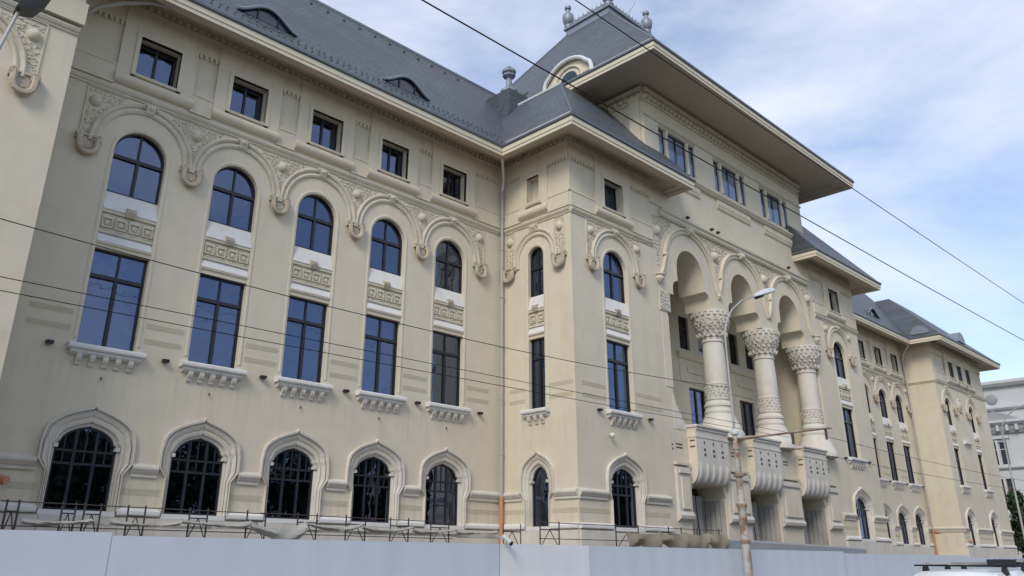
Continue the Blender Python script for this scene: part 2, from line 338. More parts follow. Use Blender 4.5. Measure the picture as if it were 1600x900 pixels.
class Set: pass
def make_set(hw, hood_r, brx, tudor=True):
    s = Set(); s.hw = hw; s.brx = brx; s.hood_r = hood_r
    # ground window ------------------------------------------------
    gh = hw*1.02; op, ou = ground_paths(gh); s.gop, s.gou = op, ou; s.ghole = lerp_path(op, ou, 0.3)
    prof = [(0, .30), (0, .12), (.10, .08), (.14, .10), (.20, .0), (.34, -.03), (.37, .06), (.46, .07), (.52, -.05), (.70, -.11), (.74, -.03), (.82, -.02), (.86, -.14), (.98, -.15), (1.0, .003)]
    b = B().loft([[(x, d, z) for x, z in lerp_path(op, ou, t)] for t, d in prof]); b.cur = 0
    for sg in (-1, 1):   # small corbels at the springing
        b.box(sg*(gh-0.01)-0.07, sg*(gh-0.01)+0.07, 0.02, 0.24, 4.78, 4.9)
    s.surround = b.mesh('surround', 'stone')
    b = B(); fw = 0.07
    def ztop(x): 
        x = min(abs(x), gh*0.9); pts = [p for p in op if p[0] <= 0 and p[1] > 4.85]
        for (x0, z0), (x1, z1) in zip(pts, pts[1:]):
            if x0 <= -x <= x1: return z0+(z1-z0)*((-x-x0)/(x1-x0) if x1 > x0 else 0)
        return 4.88
    b.sweep(op, [(0.03, -.20), (-fw, -.20), (-fw, -.29), (.03, -.29)])
    b.box(-gh, gh, .20, .29, 2.9, 2.9+fw)
    cols = 3 if hw > 0.7 else 1
    xs = [-gh+2*gh*i/cols for i in range(cols+1)]
    for x in xs[1:-1]: b.box(x-.045, x+.045, .205, .285, 2.95, ztop(x))
    for z in (4.32, 4.72):
        if cols == 1 and z > 4.5: continue
        b.box(-gh, gh, .21, .28, z-.035, z+.035)
    if cols == 3:
        for i in range(3):
            xm = (xs[i]+xs[i+1])/2; b.box(xm-.02, xm+.02, .225, .27, 4.35, ztop(xm))
    s.gframe = b.mesh('ground_window', 'frame_dark')
    s.gpanes = []
    zs = [2.92, 4.32, 4.72] if cols == 3 else [2.92, 4.32]
    for i in range(cols):
        for j in range(len(zs)):
            x0, x1 = xs[i], xs[i+1]
            if j < len(zs)-1: pts = [(x0, zs[j]), (x1, zs[j]), (x1, zs[j+1]), (x0, zs[j+1])]
            else:
                k = 6; pts = [(x0, zs[j]), (x1, zs[j])]+[(x1+(x0-x1)*q/k, ztop(x1+(x0-x1)*q/k)) for q in range(k+1)]
            s.gpanes.append(pane(pts, .25))
    b = B(); b.band(op, .29, .75); b.band([(gh, 2.9), (-gh, 2.9)], .29, .75); b.cur = 1; b.wall(op, [], .75)
    s.glining = b.mesh('window_lining', 'lining', 'room_dark')
    s.gledge = B().box(-gh-.18, gh+.18, -.10, .3, 2.74, 2.9).mesh('window_ledge', 'white_stone')
    # tall niche: rectangular window, panel, arched window -----------
    npth = niche_path(hw)
    b = B(); z0, z1 = 8.13, 11.52; fw = 0.065; y0, y1 = FR_Y-.04, FR_Y+.06
    for x in (-hw+fw/2, hw-fw/2): b.box(x-fw/2, x+fw/2, y0, y1, z0, z1)
    b.box(-hw+fw, hw-fw, y0+.002, y1-.002, z1-fw, z1); b.box(-hw+fw, hw-fw, y0+.002, y1-.002, z0, z0+fw); b.box(-hw+fw, hw-fw, y0-.03, y1-.004, 10.50, 10.63)
    b.box(-.055, .055, y0-.01, y1-.006, z0+fw, 10.5); b.box(-.035, .035, y0+.01, y1-.006, 10.63, z1-fw)
    s.rframe = b.mesh('rectangular_window', 'frame_dark')
    s.rpanes = [pane([(xa, za), (xb, za), (xb, zb), (xa, zb)], FR_Y+.03) for xa, xb, za, zb in ((-hw+.05, -.03, z0+.05, 10.52), (.03, hw-.05, z0+.05, 10.52), (-hw+.05, -.03, 10.6, z1-.05), (.03, hw-.05, 10.6, z1-.05))]
    s.rlining = None
    b = B(); b.band([(-hw, z0), (-hw, z1), (hw, z1), (hw, z0)], FR_Y+.06, .8, True); b.cur = 1; b.wall([(-hw, z0), (hw, z0), (hw, z1), (-hw, z1)], [], .8)
    s.rlining = b.mesh('window_lining', 'lining', 'room_dark')
    za = 13.70; rr = hw; zc = 16.25-rr
    ap = [(-hw, za)]+arc(0, zc, rr, math.pi, 0, 14)+[(hw, za)]
    b = B(); b.sweep(ap, [(0.0, -y0), (-fw, -y0), (-fw, -y1), (0, -y1)]); b.box(-hw, hw, y0+.002, y1-.002, za, za+fw)
    b.box(-.05, .05, y0-.01, y1-.006, za+fw, 15.08); b.box(-.035, .035, y0+.01, y1-.006, 15.2, 16.22); b.box(-hw+fw*.5, hw-fw*.5, y0-.02, y1-.004, 15.08, 15.21)
    s.aframe = b.mesh('arched_window', 'frame_dark')
    def topz(x): return zc+math.sqrt(max(0, rr*rr-x*x))
    k = 8
    s.apanes = [pane([(-hw+.05, za+.05), (-.03, za+.05), (-.03, 15.1), (-hw+.05, 15.1)], FR_Y+.03), pane([(.03, za+.05), (hw-.05, za+.05), (hw-.05, 15.1), (.03, 15.1)], FR_Y+.03)]
    for sg in (-1, 1):
        xe = sg*(hw-.05); pts = [(sg*.03, 15.18), (xe, 15.18)]+[(xe+(sg*.03-xe)*q/k, max(15.2, topz(xe+(sg*.03-xe)*q/k)-.03)) for q in range(k+1)]
        s.apanes.append(pane(pts, FR_Y+.03))
    b = B(); b.band(ap, FR_Y+.06, .8); b.band([(hw, za), (-hw, za)], FR_Y+.06, .8); b.cur = 1; b.wall(ap, [], .8)
    s.alining = b.mesh('window_lining', 'lining', 'room_dark')
    # inner roll following the arch
    s.roll = B().sweep([(-hw-.10, 8.3)]+arc(0, zc, hw+.10, math.pi, 0, 16)+[(hw+.10, 8.3)], [(-.10, -.06), (-.085, .0), (-.05, .022), (0.0, .03), (.04, .022), (.06, .003)], caps=False).mesh('window_moulding', 'plaster', smooth=True)
    # blocks between the two windows
    s.lintel = B().extr_x([(.04, 11.52), (.04, 11.66), (-.02, 11.70), (-.02, 11.76), (.22, 11.76), (.34, 11.52)], -hw, hw).mesh('lintel', 'plaster')
    s.lower_ledge = B().extr_x([(-.04, 11.76), (.10, 12.10), (.3, 12.10), (.3, 11.76)], -hw+.004, hw-.004).mesh('lower_ledge', 'white_stone')
    s.upper_ledge = B().extr_x([(-.03, 12.98), (.17, 13.70), (.3, 13.70), (.3, 12.98)], -hw+.004, hw-.004).mesh('upper_ledge', 'white_stone')
    b = B(); b.box(-hw+.003, hw-.003, .08, .3, 12.1, 12.98)
    b.box(-hw+.003, hw-.003, .00, .08, 12.86, 12.98); b.box(-hw+.003, hw-.003, .03, .08, 12.1, 12.18)
    nsq = 4 if hw > .7 else 2
    for i in range(nsq):
        c = -hw+(i+.5)*2*hw/nsq; q = .19; cz = 12.50; t = .045
        b.box(c-q, c+q, .02, .08, cz+q-t, cz+q+.06); b.box(c-q, c+q, .02, .08, cz-q, cz-q+t); b.box(c-q, c-q+t, .02, .08, cz-q+t, cz+q-t); b.box(c+q-t, c+q, .02, .08, cz-q+t, cz+q-t)
        b.dome((c, .08, cz), .11, .06, .11, 6); b.scroll((c-.07, .06, cz+.05), .05, .018, 0, 1, 5); b.scroll((c+.07, .06, cz-.05), .05, .018, 3, 1, 5)
        b.dome((c, .08, 12.23), .09, .05, .05, 6); b.dome((c+hw/nsq*.98, .08, 12.5), .03, .05, .2, 6)
    s.panel = b.mesh('relief_panel', 'plaster_relief')
    s.keyblock = B().extr_x([(-.14, 13.02), (-.14, 13.14), (.0, 13.2), (.1, 13.14), (.1, 12.84), (-.05, 12.84)], -.16, .16).mesh('key_block', 'bracket_stone')
    # sill with consoles
    e = .30
    s.sill = B().extr_x([(-.30, 7.90), (-.33, 7.94), (-.33, 8.03), (-.28, 8.08), (.25, 8.125), (.25, 7.88), (-.2, 7.88)], -hw-e, hw+e).extr_x([(-.22, 7.80), (-.22, 7.879), (0.003, 7.879), (0.003, 7.72), (-.08, 7.72)], -hw-.2, hw+.2).mesh('sill', 'white_stone')
    s.console = B().extr_x([(-.20, 7.80), (-.20, 7.64), (-.16, 7.55), (-.10, 7.50), (-.08, 7.42), (0.003, 7.36), (.003, 7.72), (-.08, 7.72), (-.2, 7.78)], -.085, .085).mesh('console', 'stone')
    s.consx = [-.84, -.42, 0, .42, .84] if hw > .7 else [-.4, 0, .4]
    # hood arch, keystone
    zc2 = 15.46 if hw > .7 else 15.7
    hp = [(-hood_r, 15.30)]+arc(0, zc2, hood_r, math.pi, 0, 22)+[(hood_r, 15.30)]
    s.hood = B().sweep(hp, [(-.18, .003), (-.18, .06), (-.10, .10), (-.03, .08), (.0, .05), (.03, .05), (.06, .11), (.13, .14), (.19, .10), (.20, .003)]).mesh('hood_arch', 'ornament', smooth=True)
    s.hood_top = zc2+hood_r
    b = B().extr_x([(.0, 17.05), (-.12, 17.05), (-.2, 17.25), (-.2, 17.42), (0, 17.46)], -.17, .17); b.scroll((-.2, -.14, 17.28), .12, .04, 0, 1); b.scroll((.2, -.14, 17.28), .12, .04, math.pi, -1); b.dome((0, -.18, 17.27), .09, .08, .09)
    s.keystone = b.mesh('keystone', 'ornament')
    return s

def attic_set():
    s = Set(); hw = .80; z0, z1 = 18.50, 20.12; s.hw = hw; s.z0, s.z1 = z0, z1
    sq = [(-hw, z0), (-hw, z1), (hw, z1), (hw, z0)]
    b = B()
    # thick plaster surround running up to the frieze, cushion at the foot
    for sg in (-1, 1):
        xa, xb = sorted((sg*(hw+.16), sg*(hw+.66))); b.box(xa, xb, -.14, .003, 18.28, 21.30)
        xa, xb = sorted((sg*hw, sg*(hw+.16))); b.box(xa, xb, -.19, .003, z0-.10, z1+.16)
    b.box(-hw-.16, hw+.16, -.14, .003, z1+.16, 21.30); b.box(-hw, hw, -.19, .003, z1, z1+.16)
    b.extr_x([(.003, 18.40), (-.145, 18.40), (-.17, 18.44), (-.17, 18.5), (.003, 18.5)], -hw-.18, hw+.18)
    rp = [(.003, 18.40)]+[(-.10-.16*math.cos(t), 18.12+.2*math.sin(t)) for t in [R(90)-R(180)*i/8 for i in range(9)]]+[(.003, 17.90)]
    rp = [(.003, 18.399), (-.10, 18.33), (-.18, 18.30), (-.24, 18.23), (-.26, 18.14), (-.24, 18.04), (-.18, 17.96), (-.10, 17.91), (.003, 17.89)]
    b.extr_x(rp, -hw-.70, hw+.70)
    s.surround = b.mesh('attic_surround', 'plaster', smooth=True)
    fw = .06; y0, y1 = .30, .38
    b = B()
    for x in (-hw+fw/2, hw-fw/2): b.box(x-fw/2, x+fw/2, y0, y1, z0, z1)
    b.box(-hw+fw, hw-fw, y0, y1-.002, z1-fw, z1); b.box(-hw+fw, hw-fw, y0, y1-.002, z0, z0+fw); b.box(-.05, .05, y0-.01, y1-.004, z0+fw, z1-fw)
    s.frame = b.mesh('attic_window', 'frame_dark')
    s.panes = [pane([(a, z0+.04), (c, z0+.04), (c, z1-.04), (a, z1-.04)], .35) for a, c in ((-hw+.04, -.03), (.03, hw-.04))]
    b = B(); b.band(sq, .38, .8, True); b.cur = 1; b.wall(sq, [], .8); s.lining = b.mesh('window_lining', 'lining', 'room_dark')
    s.hole = sq
    s.vent = B().extr_x([(.12, 18.5), (.28, 18.5), (.28, 18.62), (.18, 18.60)], -.16, .16).mesh('sill_vent', 'white_metal')
    return s
WIDE = make_set(.95, 1.72, 1.90)
NARR = make_set(.52, 1.28, 1.62)
MIDW = make_set(.80, 1.45, 1.62)
ATT = attic_set()

# bracket: rounded corbel with a U-shaped rim of scrolls
b = B(); n = 8
prof = [(-.26, 15.40)]+[(-.26*math.cos(math.pi*i/n)*1.0, 15.06-.28*math.sin(math.pi*i/n)) for i in range(n+1)]+[(.26, 15.40)]
b.extr_y(prof, -.07, .003)
b.tube([(x*1.2, -.17, z) for x, z in prof[:1]]+[(x*1.15, -.19, z-.02) for x, z in prof[1:-1]]+[(x*1.2, -.17, z) for x, z in prof[-1:]], .10, 6)
for sg in (-1, 1): b.scroll((sg*.31, -.20, 15.36), .12, .05, R(90), -sg); b.box(sg*.31-.13, sg*.31+.13, -.16, .003, 15.24, 15.46)
b.dome((0, -.07, 14.98), .10, .07, .08); b.box(-.30, .30, -.13, .003, 15.40, 15.47)
BRACKET = b.mesh('bracket', 'bracket_stone')

def spandrel(left, right, rnd):
    """relief filling between two hood arches; left/right = half extents (arch on that side or a straight edge)"""
    b = B()
    b.dome((0, 0, 16.88), .22, .20, .23, 12)
    pts = []
    z = 15.62
    while z < 17.36:
        zc2 = 15.46; d = 0
        if z < zc2+1.93:
            d = 1.90-math.sqrt(max(0, 1.93**2-(z-zc2)**2))
        else: d = 1.9
        x0 = -max(.05, d) if left else -.26; x1 = max(.05, d) if right else .26
        x0, x1 = max(x0, -1.0), min(x1, 1.0)
        nn = max(1, int((x1-x0)/.15))
        for i in range(nn):
            pts.append((x0+(i+.5)*(x1-x0)/nn+rnd.uniform(-.02, .02), z+rnd.uniform(-.02, .02)))
        z += .15
    for x, zz in pts:
        if (x*x+(zz-16.88)**2) < .30**2: continue
        if rnd.random() < .62: b.scroll((x, -.0, zz), .075, .026, rnd.uniform(0, 6.28), rnd.choice((-1, 1)), 6)
        else: b.dome((x, 0.0, zz), .06, .06, .045+rnd.random()*.03, 5)
    xl = -1.08 if left else -.32; xr = 1.08 if right else .32
    b.box(xl, xr, -.05, .003, 17.40, 17.435)
    if not left: b.box(-.34, -.29, -.05, .003, 15.55, 17.39)
    if not right: b.box(.29, .34, -.05, .003, 15.55, 17.39)
    return b.mesh('spandrel_relief', 'ornament', smooth=True)
rnd = random.Random(3)
SP_MID = spandrel(True, True, rnd); SP_L = spandrel(False, True, rnd); SP_R = spandrel(True, False, rnd); SP_N = spandrel(False, False, rnd)

def relief_band(x0, x1, z, h=.20):
    b = B(); rows_ = 3; hh = h/rows_
    for j in range(rows_):
        x = x0-(.085 if j % 2 else 0)
        while x < x1-.03:
            a, c = max(x, x0), min(x+.14, x1)
            if c-a > .03: b.box(a, c, -.013, .003, z+j*hh+.008, z+(j+1)*hh-.008)
            x += .17
    return b.mesh('relief_band', 'relief_yellow')

def window_at(frame, panes, lining, loc, rz, name):
    o = put(name, frame, CH, loc, rz)
    for p in panes: put('pane', p, o, loc, rz)
    if lining: put('window_lining', lining, o, loc, rz)
    return o
def bay(x, y, rz, s=WIDE, attic='window', axis_rot=None):
    loc = (x, y, 0)
    o = window_at(s.gframe, s.gpanes, s.glining, loc, rz, 'ground_window'); put('surround', s.surround, o, loc, rz); put('window_ledge', s.gledge, o, loc, rz)
    o = window_at(s.rframe, s.rpanes, s.rlining, loc, rz, 'rectangular_window'); put('lintel', s.lintel, o, loc, rz)
    si = put('sill', s.sill, CH, loc, rz)
    for cx in s.consx:
        v = Matrix.Rotation(rz, 4, 'Z') @ Vector((cx, 0, 0)); put('console', s.console, si, (x+v.x, y+v.y, 0), rz)
    o = window_at(s.aframe, s.apanes, s.alining, loc, rz, 'arched_window'); put('window_moulding', s.roll, o, loc, rz)
    o = put('relief_panel', s.panel, CH, loc, rz); put('lower_ledge', s.lower_ledge, o, loc, rz); put('upper_ledge', s.upper_ledge, o, loc, rz); put('key_block', s.keyblock, o, loc, rz)
    o = put('hood_arch', s.hood, CH, loc, rz); put('keystone', s.keystone, o, loc, rz)
    if attic == 'window':
        o = window_at(ATT.frame, ATT.panes, ATT.lining, loc, rz, 'attic_window'); put('attic_surround', ATT.surround, o, loc, rz); put('sill_vent', ATT.vent, o, loc, rz)
    elif attic == 'blind':
        o = put('blind_window', BLIND, CH, loc, rz); put('attic_surround', BLIND_S, o, loc, rz)
BLIND = B().box(-.42, .42, .3, .36, 18.7, 20.1).mesh('blind_window', 'plaster')
b = B()
for sg in (-1, 1):
    xa, xb = sorted((sg*.55, sg*.95)); b.box(xa, xb, -.10, .003, 18.28, 21.30); xa, xb = sorted((sg*.42, sg*.55)); b.box(xa, xb, -.145, .003, 18.5, 20.25)
b.box(-.55, .55, -.10, .003, 20.25, 21.30); b.box(-.42, .42, -.145, .003, 20.1, 20.25)
b.extr_x([(.003, 18.54), (-.145, 18.54), (-.17, 18.58), (-.17, 18.7), (.003, 18.7)], -.56, .56)
b.extr_x([(.003, 18.5), (-.10, 18.36), (-.18, 18.30), (-.24, 18.23), (-.26, 18.14), (-.24, 18.04), (-.18, 17.96), (-.10, 17.91), (.003, 17.89)], -1.0, 1.0)
BLIND_S = b.mesh('attic_surround', 'plaster', smooth=True)
BL_HOLE = [(-.42, 18.7), (-.42, 20.1), (.42, 20.1), (.42, 18.7)]

def sh(path, dx): return [(x+dx, z) for x, z in path]
def facade(b, x0, x1, bays, ztop=21.75, zbot=0.0):
    """wall sheet with openings; bays = [(axis, Set, attic)] in local x"""
    edges = [x0]+[(bays[i][0]+bays[i+1][0])/2 for i in range(len(bays)-1)]+[x1]
    if not bays:
        b.wall([(x0, zbot), (x1, zbot), (x1, ztop), (x0, ztop)], []); return
    for i, (ax, s, at) in enumerate(bays):
        a, c = edges[i], edges[i+1]
        holes = [sh(s.ghole, ax)]
        b.wall([(a, zbot), (c, zbot), (c, 6.6), (a, 6.6)], holes)
        npth = sh(niche_path(s.hw), ax); b.wall([(a, 6.6), (c, 6.6), (c, 17.6), (a, 17.6)], [npth])
        b.band(npth, 0, .34); b.band([npth[-1], npth[0]], 0, .34)
        if at == 'window':
            h = sh(ATT.hole, ax); b.wall([(a, 17.6), (c, 17.6), (c, ztop), (a, ztop)], [h]); b.band(h, -.14, .38, True)
        elif at == 'blind':
            h = sh(BL_HOLE, ax); b.wall([(a, 17.6), (c, 17.6), (c, ztop), (a, ztop)], [h]); b.band(h, -.14, .34, True)
        else: b.wall([(a, 17.6), (c, 17.6), (c, ztop), (a, ztop)], [])

def strings(tag_loc, rz, x0, x1, bays, cap0=True, cap1=True, side=False):
    """horizontal trim between x0 and x1 in local x: base string, plinth, string course, attic ledge, dentils, frieze, bands"""
    P = lambda nm, me, **k: put(nm, me, CH, tag_loc, rz, **k)
    gaps = []; e = x0
    for ax, s, at in bays:
        gaps.append((e, ax-s.hw*1.02-.50)); e = ax+s.hw*1.02+.50
    gaps.append((e, x1))
    for a, c in gaps:
        if c-a > .1: P('base_string', B().extr_x([(.003, 4.02), (-.07, 4.02), (-.07, 4.12), (-.11, 4.15), (-.20, 4.28), (-.20, 4.35), (-.10, 4.42), (.003, 4.47)], a, c).mesh('base_string', 'stone'))
    gaps2 = []; e = x0
    for ax, s, at in bays: gaps2.append((e, ax-s.hw*1.02-.23)); e = ax+s.hw*1.02+.23
    gaps2.append((e, x1))
    for a, c in gaps2:
        if c-a > .2:
            P('relief_band', relief_band(a+.05, c-.05, 3.45, .22), kind='stuff')
            P('plinth_cap', B().extr_x([(.0, 2.80), (-.13, 2.80), (-.15, 2.84), (-.15, 2.94), (-.06, 3.02), (.0, 3.04)], a, c).mesh('plinth_cap', 'white_stone'))
    x = x0; k = 0
    for zz0, zz1, off in ((0.0, .88, 0), (.9, 1.78, .6), (1.8, 2.735, 0)):
        x = x0-off
        while x < x1-.05:
            a, c = max(x, x0), min(x+1.19, x1)
            if c-a > .1: P('plinth_stone', B().box(a, c, -.09-.012*((k*7) % 3), .003, zz0, zz1).mesh('plinth_stone', 'stone'))
            x += 1.2; k += 1
    P('string_course', B().extr_x([(.003, 17.46), (-.05, 17.46), (-.06, 17.52), (-.11, 17.56), (-.15, 17.64), (-.15, 17.70), (-.08, 17.74), (.003, 17.78)], x0, x1).mesh('string_course', 'plaster_relief'))
    # piers between attic surrounds
    e = x0; gs = []
    for ax, s, at in bays:
        if not at: continue
        q = (1.46 if at == 'window' else .95); gs.append((e, ax-q)); e = ax+q
    gs.append((e, x1))
    for a, c in gs:
        if c-a < .15: continue
        m = B().box(a+.0, c, -.09, .003, 17.82, 18.64).box(a, c, -.115, .003, 18.56, 18.645)
        P('attic_ledge', m.mesh('attic_ledge', 'plaster'))
        bb = B().box(a, c, -.09, .003, 20.50, 21.30)
        for i in range(max(2, int((c-a)/.2))):
            nn = max(2, int((c-a)/.2)); xx = a+(i+.5)*(c-a)/nn; bb.box(xx-.055, xx+.055, -.10, .003, 20.34, 20.5)
        bb.box(a, c, -.02, .003, 20.28, 20.35)
        P('dentil_band', bb.mesh('dentil_band', 'plaster'))
    bb = B().box(x0, x1, -.13, .003, 21.30, 21.36); n_ = int((x1-x0)/.30)
    for i in range(n_):
        xx = x0+(i+.5)*(x1-x0)/n_; bb.dome((xx, -.005, 21.54), .12, .10, .14, 6); bb.box(xx-.015+.15, xx+.015+.15, -.05, 0.003, 21.37, 21.7)
    bb.box(x0, x1, -.12, .003, 21.70, 21.76)
    P('frieze', bb.mesh('frieze', 'plaster_relief'))

def mid_bands(loc, rz, x0, x1, bays):
    e = x0; gs = []
    for ax, s, at in bays: gs.append((e, ax-s.hw-.22)); e = ax+s.hw+.22
    gs.append((e, x1))
    for a, c in gs:
        if c-a > .4:
            for z in (8.48, 9.02): put('relief_band', relief_band(a+.04, c-.04, z, .20), CH, loc, rz, kind='stuff')

# ---- left wing
LW = [(3.8*i, WIDE, 'window') for i in range(5)]
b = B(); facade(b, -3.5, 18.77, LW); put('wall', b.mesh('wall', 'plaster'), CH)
for ax, s, a in LW: bay(ax, 0, 0, s, a)
strings((0, 0, 0), 0, -3.5, 18.77, LW); mid_bands((0, 0, 0), 0, -2.6, 17.9, LW)
for i in range(6):
    x = -1.9+3.8*i
    put('bracket', BRACKET, CH, (x, 0, 0)); put('spandrel_relief', SP_L if i == 0 else SP_R if i == 5 else SP_MID, CH, (x, 0, 0))
spot = B().box(-.11, .11, -.20, -.03, 7.93, 8.03).box(-.03, .03, -.06, .003, 7.96, 8.0).mesh('spotlight', 'black_plastic')
hook = B().tube([(0, .003, 7.10), (0, -.06, 7.10), (0, -.06, 7.0)], .022, 5).mesh('anchor_bolt', 'dark_brown')
for i in range(6): put('spotlight', spot, CH, (-1.78+3.8*i, 0, 0))
for i in range(5): put('anchor_bolt', hook, CH, (3.8*i, 0, 0))

# ---- right wing
RW = [(64.0, WIDE, 'window'), (67.85, WIDE, 'window'), (71.7, WIDE, 'window')]
b = B(); b.wall([(51.8, 0), (62.0, 0), (62.0, 21.75), (51.8, 21.75)], []); facade(b, 62.0, 74.1, RW); put('wall', b.mesh('wall', 'plaster'), CH)
for ax, s, a in RW: bay(ax, 0, 0, s, a)
strings((0, 0, 0), 0, 62.0, 74.1, RW); mid_bands((0, 0, 0), 0, 62.2, 73.6, RW)
for i, x in enumerate((62.1, 65.92, 69.77, 73.6)): put('bracket', BRACKET, CH, (x, 0, 0)); put('spandrel_relief', SP_R if i == 3 else SP_MID, CH, (x, 0, 0)); put('spotlight', spot, CH, (x+.1, 0, 0))

# ---- end pavilions
LP = [(-6.62, WIDE, 'window')]
b = B(); facade(b, -10.4, -3.5, LP); b.wall([(-17, 0), (-10.4, 0), (-10.4, 21.75), (-17, 21.75)], []); put('wall', b.mesh('wall', 'plaster'), CH, (0, DP, 0))
put('wall', B().add([(-3.5, DP, 0), (-3.5, 0, 0), (-3.5, 0, 21.75), (-3.5, DP, 21.75)], [(0, 1, 2, 3)]).mesh('wall', 'plaster'), CH)
bay(-6.62, DP, 0, WIDE, 'window'); strings((0, DP, 0), 0, -10.4, -3.5, LP)
for x, m in ((-8.52, SP_L), (-4.72, SP_R)): put('bracket', BRACKET, CH, (x, DP, 0)); put('spandrel_relief', m, CH, (x, DP, 0))
put('corner_band', B().box(-10.4, -3.44, -.24, -.06, 17.80, 18.62).mesh('corner_band', 'plaster'), CH, (0, DP, 0))
RP = [(76.6, MIDW, None), (83.4, MIDW, None)]
b = B(); facade(b, 74.1, 88.8, RP)
put('wall', b.mesh('wall', 'plaster'), CH, (0, DP, 0))
for ax, s, a in RP: bay(ax, DP, 0, s, a)
strings((0, DP, 0), 0, 74.1, 88.8, RP)
for x in (75.0, 78.2, 81.8, 85.0): put('bracket', BRACKET, CH, (x, DP, 0))
md = B().dome((0, 0, 15.9), .55, .22, .55, 14); md.sweep(arc(0, 15.9, .62, math.pi, -math.pi, 20)[:-1], [(-.1, .003), (-.1, .1), (0, .14), (.1, .1), (.1, .003)], True)
put('medallion', md.mesh('medallion', 'ornament', smooth=True), CH, (79.9, DP, 0))
put('blind_niche', B().extr_x([(.003, 12.1), (-.3, 12.2), (-.3, 12.4), (.003, 12.5)], -.9, .9).mesh('blind_niche', 'white_stone'), CH, (79.9, DP, 0))
for x in (78.9, 81.4, 83.9):
    o = window_at(ATT.frame, ATT.panes, None, (x, DP-.40, 0), 0, 'attic_window'); put('attic_surround', ATT.surround, o, (x, DP-.06, 0))
put('wall', B().add([(88.8, DP, 0), (88.8, 25, 0), (88.8, 25, 21.75), (88.8, DP, 21.75)], [(0, 1, 2, 3)]).mesh('wall', 'plaster'), CH)
put('wall', B().wall([(0, 0), (-DP, 0), (-DP, 21.75), (0, 21.75)], []).mesh('wall', 'plaster'), CH, (74.1, 0, 0), R(-90))
put('string_course', B().extr_x([(.003, 17.46), (-.05, 17.46), (-.06, 17.52), (-.11, 17.56), (-.15, 17.64), (-.15, 17.70), (-.08, 17.74), (.003, 17.78)], 0, -DP+.15).mesh('string_course', 'plaster_relief'), CH, (74.1, 0, 0), R(-90))
put('base_string', B().extr_x([(.003, 4.02), (-.07, 4.02), (-.11, 4.15), (-.20, 4.28), (-.20, 4.35), (-.10, 4.42), (.003, 4.47)], 0, -DP+.2).mesh('base_string', 'stone'), CH, (74.1, 0, 0), R(-90))

# ---- central pavilion: left side face, flanks
SF = [(2.36, NARR, 'blind')]
b = B(); facade(b, 0, -D, SF); put('wall', b.mesh('wall', 'plaster'), CH, (18.77, 0, 0), R(-90))
bay(18.77, -2.36, R(-90), NARR, 'blind'); strings((18.77, 0, 0), R(-90), 0, -D, SF); mid_bands((18.77, 0, 0), R(-90), .5, -D-.1, SF)
for u, m in ((.62, SP_N), (4.02, SP_N)): put('bracket', BRACKET, CH, (18.77, -u, 0), R(-90)); put('spandrel_relief', m, CH, (18.77, -u, 0), R(-90))
FL = [(22.15, WIDE, 'window')]
b = B(); facade(b, 18.77, 25.6, FL); put('wall', b.mesh('wall', 'plaster'), CH, (0, D, 0))
bay(22.15, D, 0, WIDE, 'window'); strings((0, D, 0), 0, 18.77, 25.6, FL); mid_bands((0, D, 0), 0, 19.2, 25.5, FL)
for x, m in ((20.25, SP_L), (24.05, SP_R)): put('bracket', BRACKET, CH, (x, D, 0)); put('spandrel_relief', m, CH, (x, D, 0))
for x in (20.35, 24.3): put('spotlight', spot, CH, (x, D, 0))
FR_ = [(48.15, WIDE, 'window')]
b = B(); facade(b, 44.9, 51.8, FR_); put('wall', b.mesh('wall', 'plaster'), CH, (0, D, 0))
bay(48.15, D, 0, WIDE, 'window'); strings((0, D, 0), 0, 44.9, 51.8, FR_)
for x, m in ((46.25, SP_L), (50.05, SP_R)): put('bracket', BRACKET, CH, (x, D, 0)); put('spandrel_relief', m, CH, (x, D, 0)); put('spotlight', spot, CH, (x+.2, D, 0))
put('wall', B().add([(51.8, D, 0), (51.8, 0, 0), (51.8, 0, 21.75), (51.8, D, 21.75)], [(0, 1, 2, 3)]).mesh('wall', 'plaster'), CH)
put('security_camera', B().tube([(0, 0.003, 6.95), (0, -.15, 6.95)], .03, 6).dome((0, -.15, 6.9), .12, .16, .12, 10).mesh('security_camera', 'white_metal', smooth=True), CH, (21.1, D, 0))

# ---- loggia block and tower front
COLX = (32.0, 37.95, 43.75); AC = (29.2, 35.0, 41.0); AR = 1.36; ZS = 16.78; ZI = 15.12
def corbel(x, sg): return [(x+sg*.52*math.sin(t), 16.02-.46*(1-math.cos(t))) for t in [R(90)*k/6 for k in range(7)]]
hole = [(26.6, 7.8), (26.6, ZI), (27.3, ZI), (27.3, 15.56)]+[q for q in corbel(AC[0]-AR, -1)[::-1]]
for i, c in enumerate(AC):
    hole += arc(c, ZS, AR, math.pi, 0, 18)+corbel(c+AR, 1)+[(c+AR+.52, ZI)]
    if i < 2: hole += [(AC[i+1]-AR-.52, ZI)]+corbel(AC[i+1]-AR, -1)[::-1]
hole += [(44.3, ZI), (44.3, 7.8)]
PC = [c for c in AC]
portals = [[(c-1.75, 0.14), (c-1.75, 4.6), (c-1.45, 5.14), (c+1.35, 5.14), (c+1.65, 4.6), (c+1.65, 0.14)] for c in PC]
TW = []
for gx in (27.15, 33.15, 39.05):
    for a, c in ((-.12, .54), (.80, 2.76), (3.02, 3.68)): TW.append((gx+a, gx+c))
tholes = [[(a, 23.32), (a, 25.44), (c, 25.44), (c, 23.32)] for a, c in TW]
b = B()
b.wall([(25.6, 0), (44.9, 0), (44.9, 6.5), (25.6, 6.5)], portals)
b.wall([(25.6, 6.5), (44.9, 6.5), (44.9, 20.6), (25.6, 20.6)], [hole])
b.wall([(25.6, 20.6), (44.9, 20.6), (44.9, 27.75), (25.6, 27.75)], tholes)
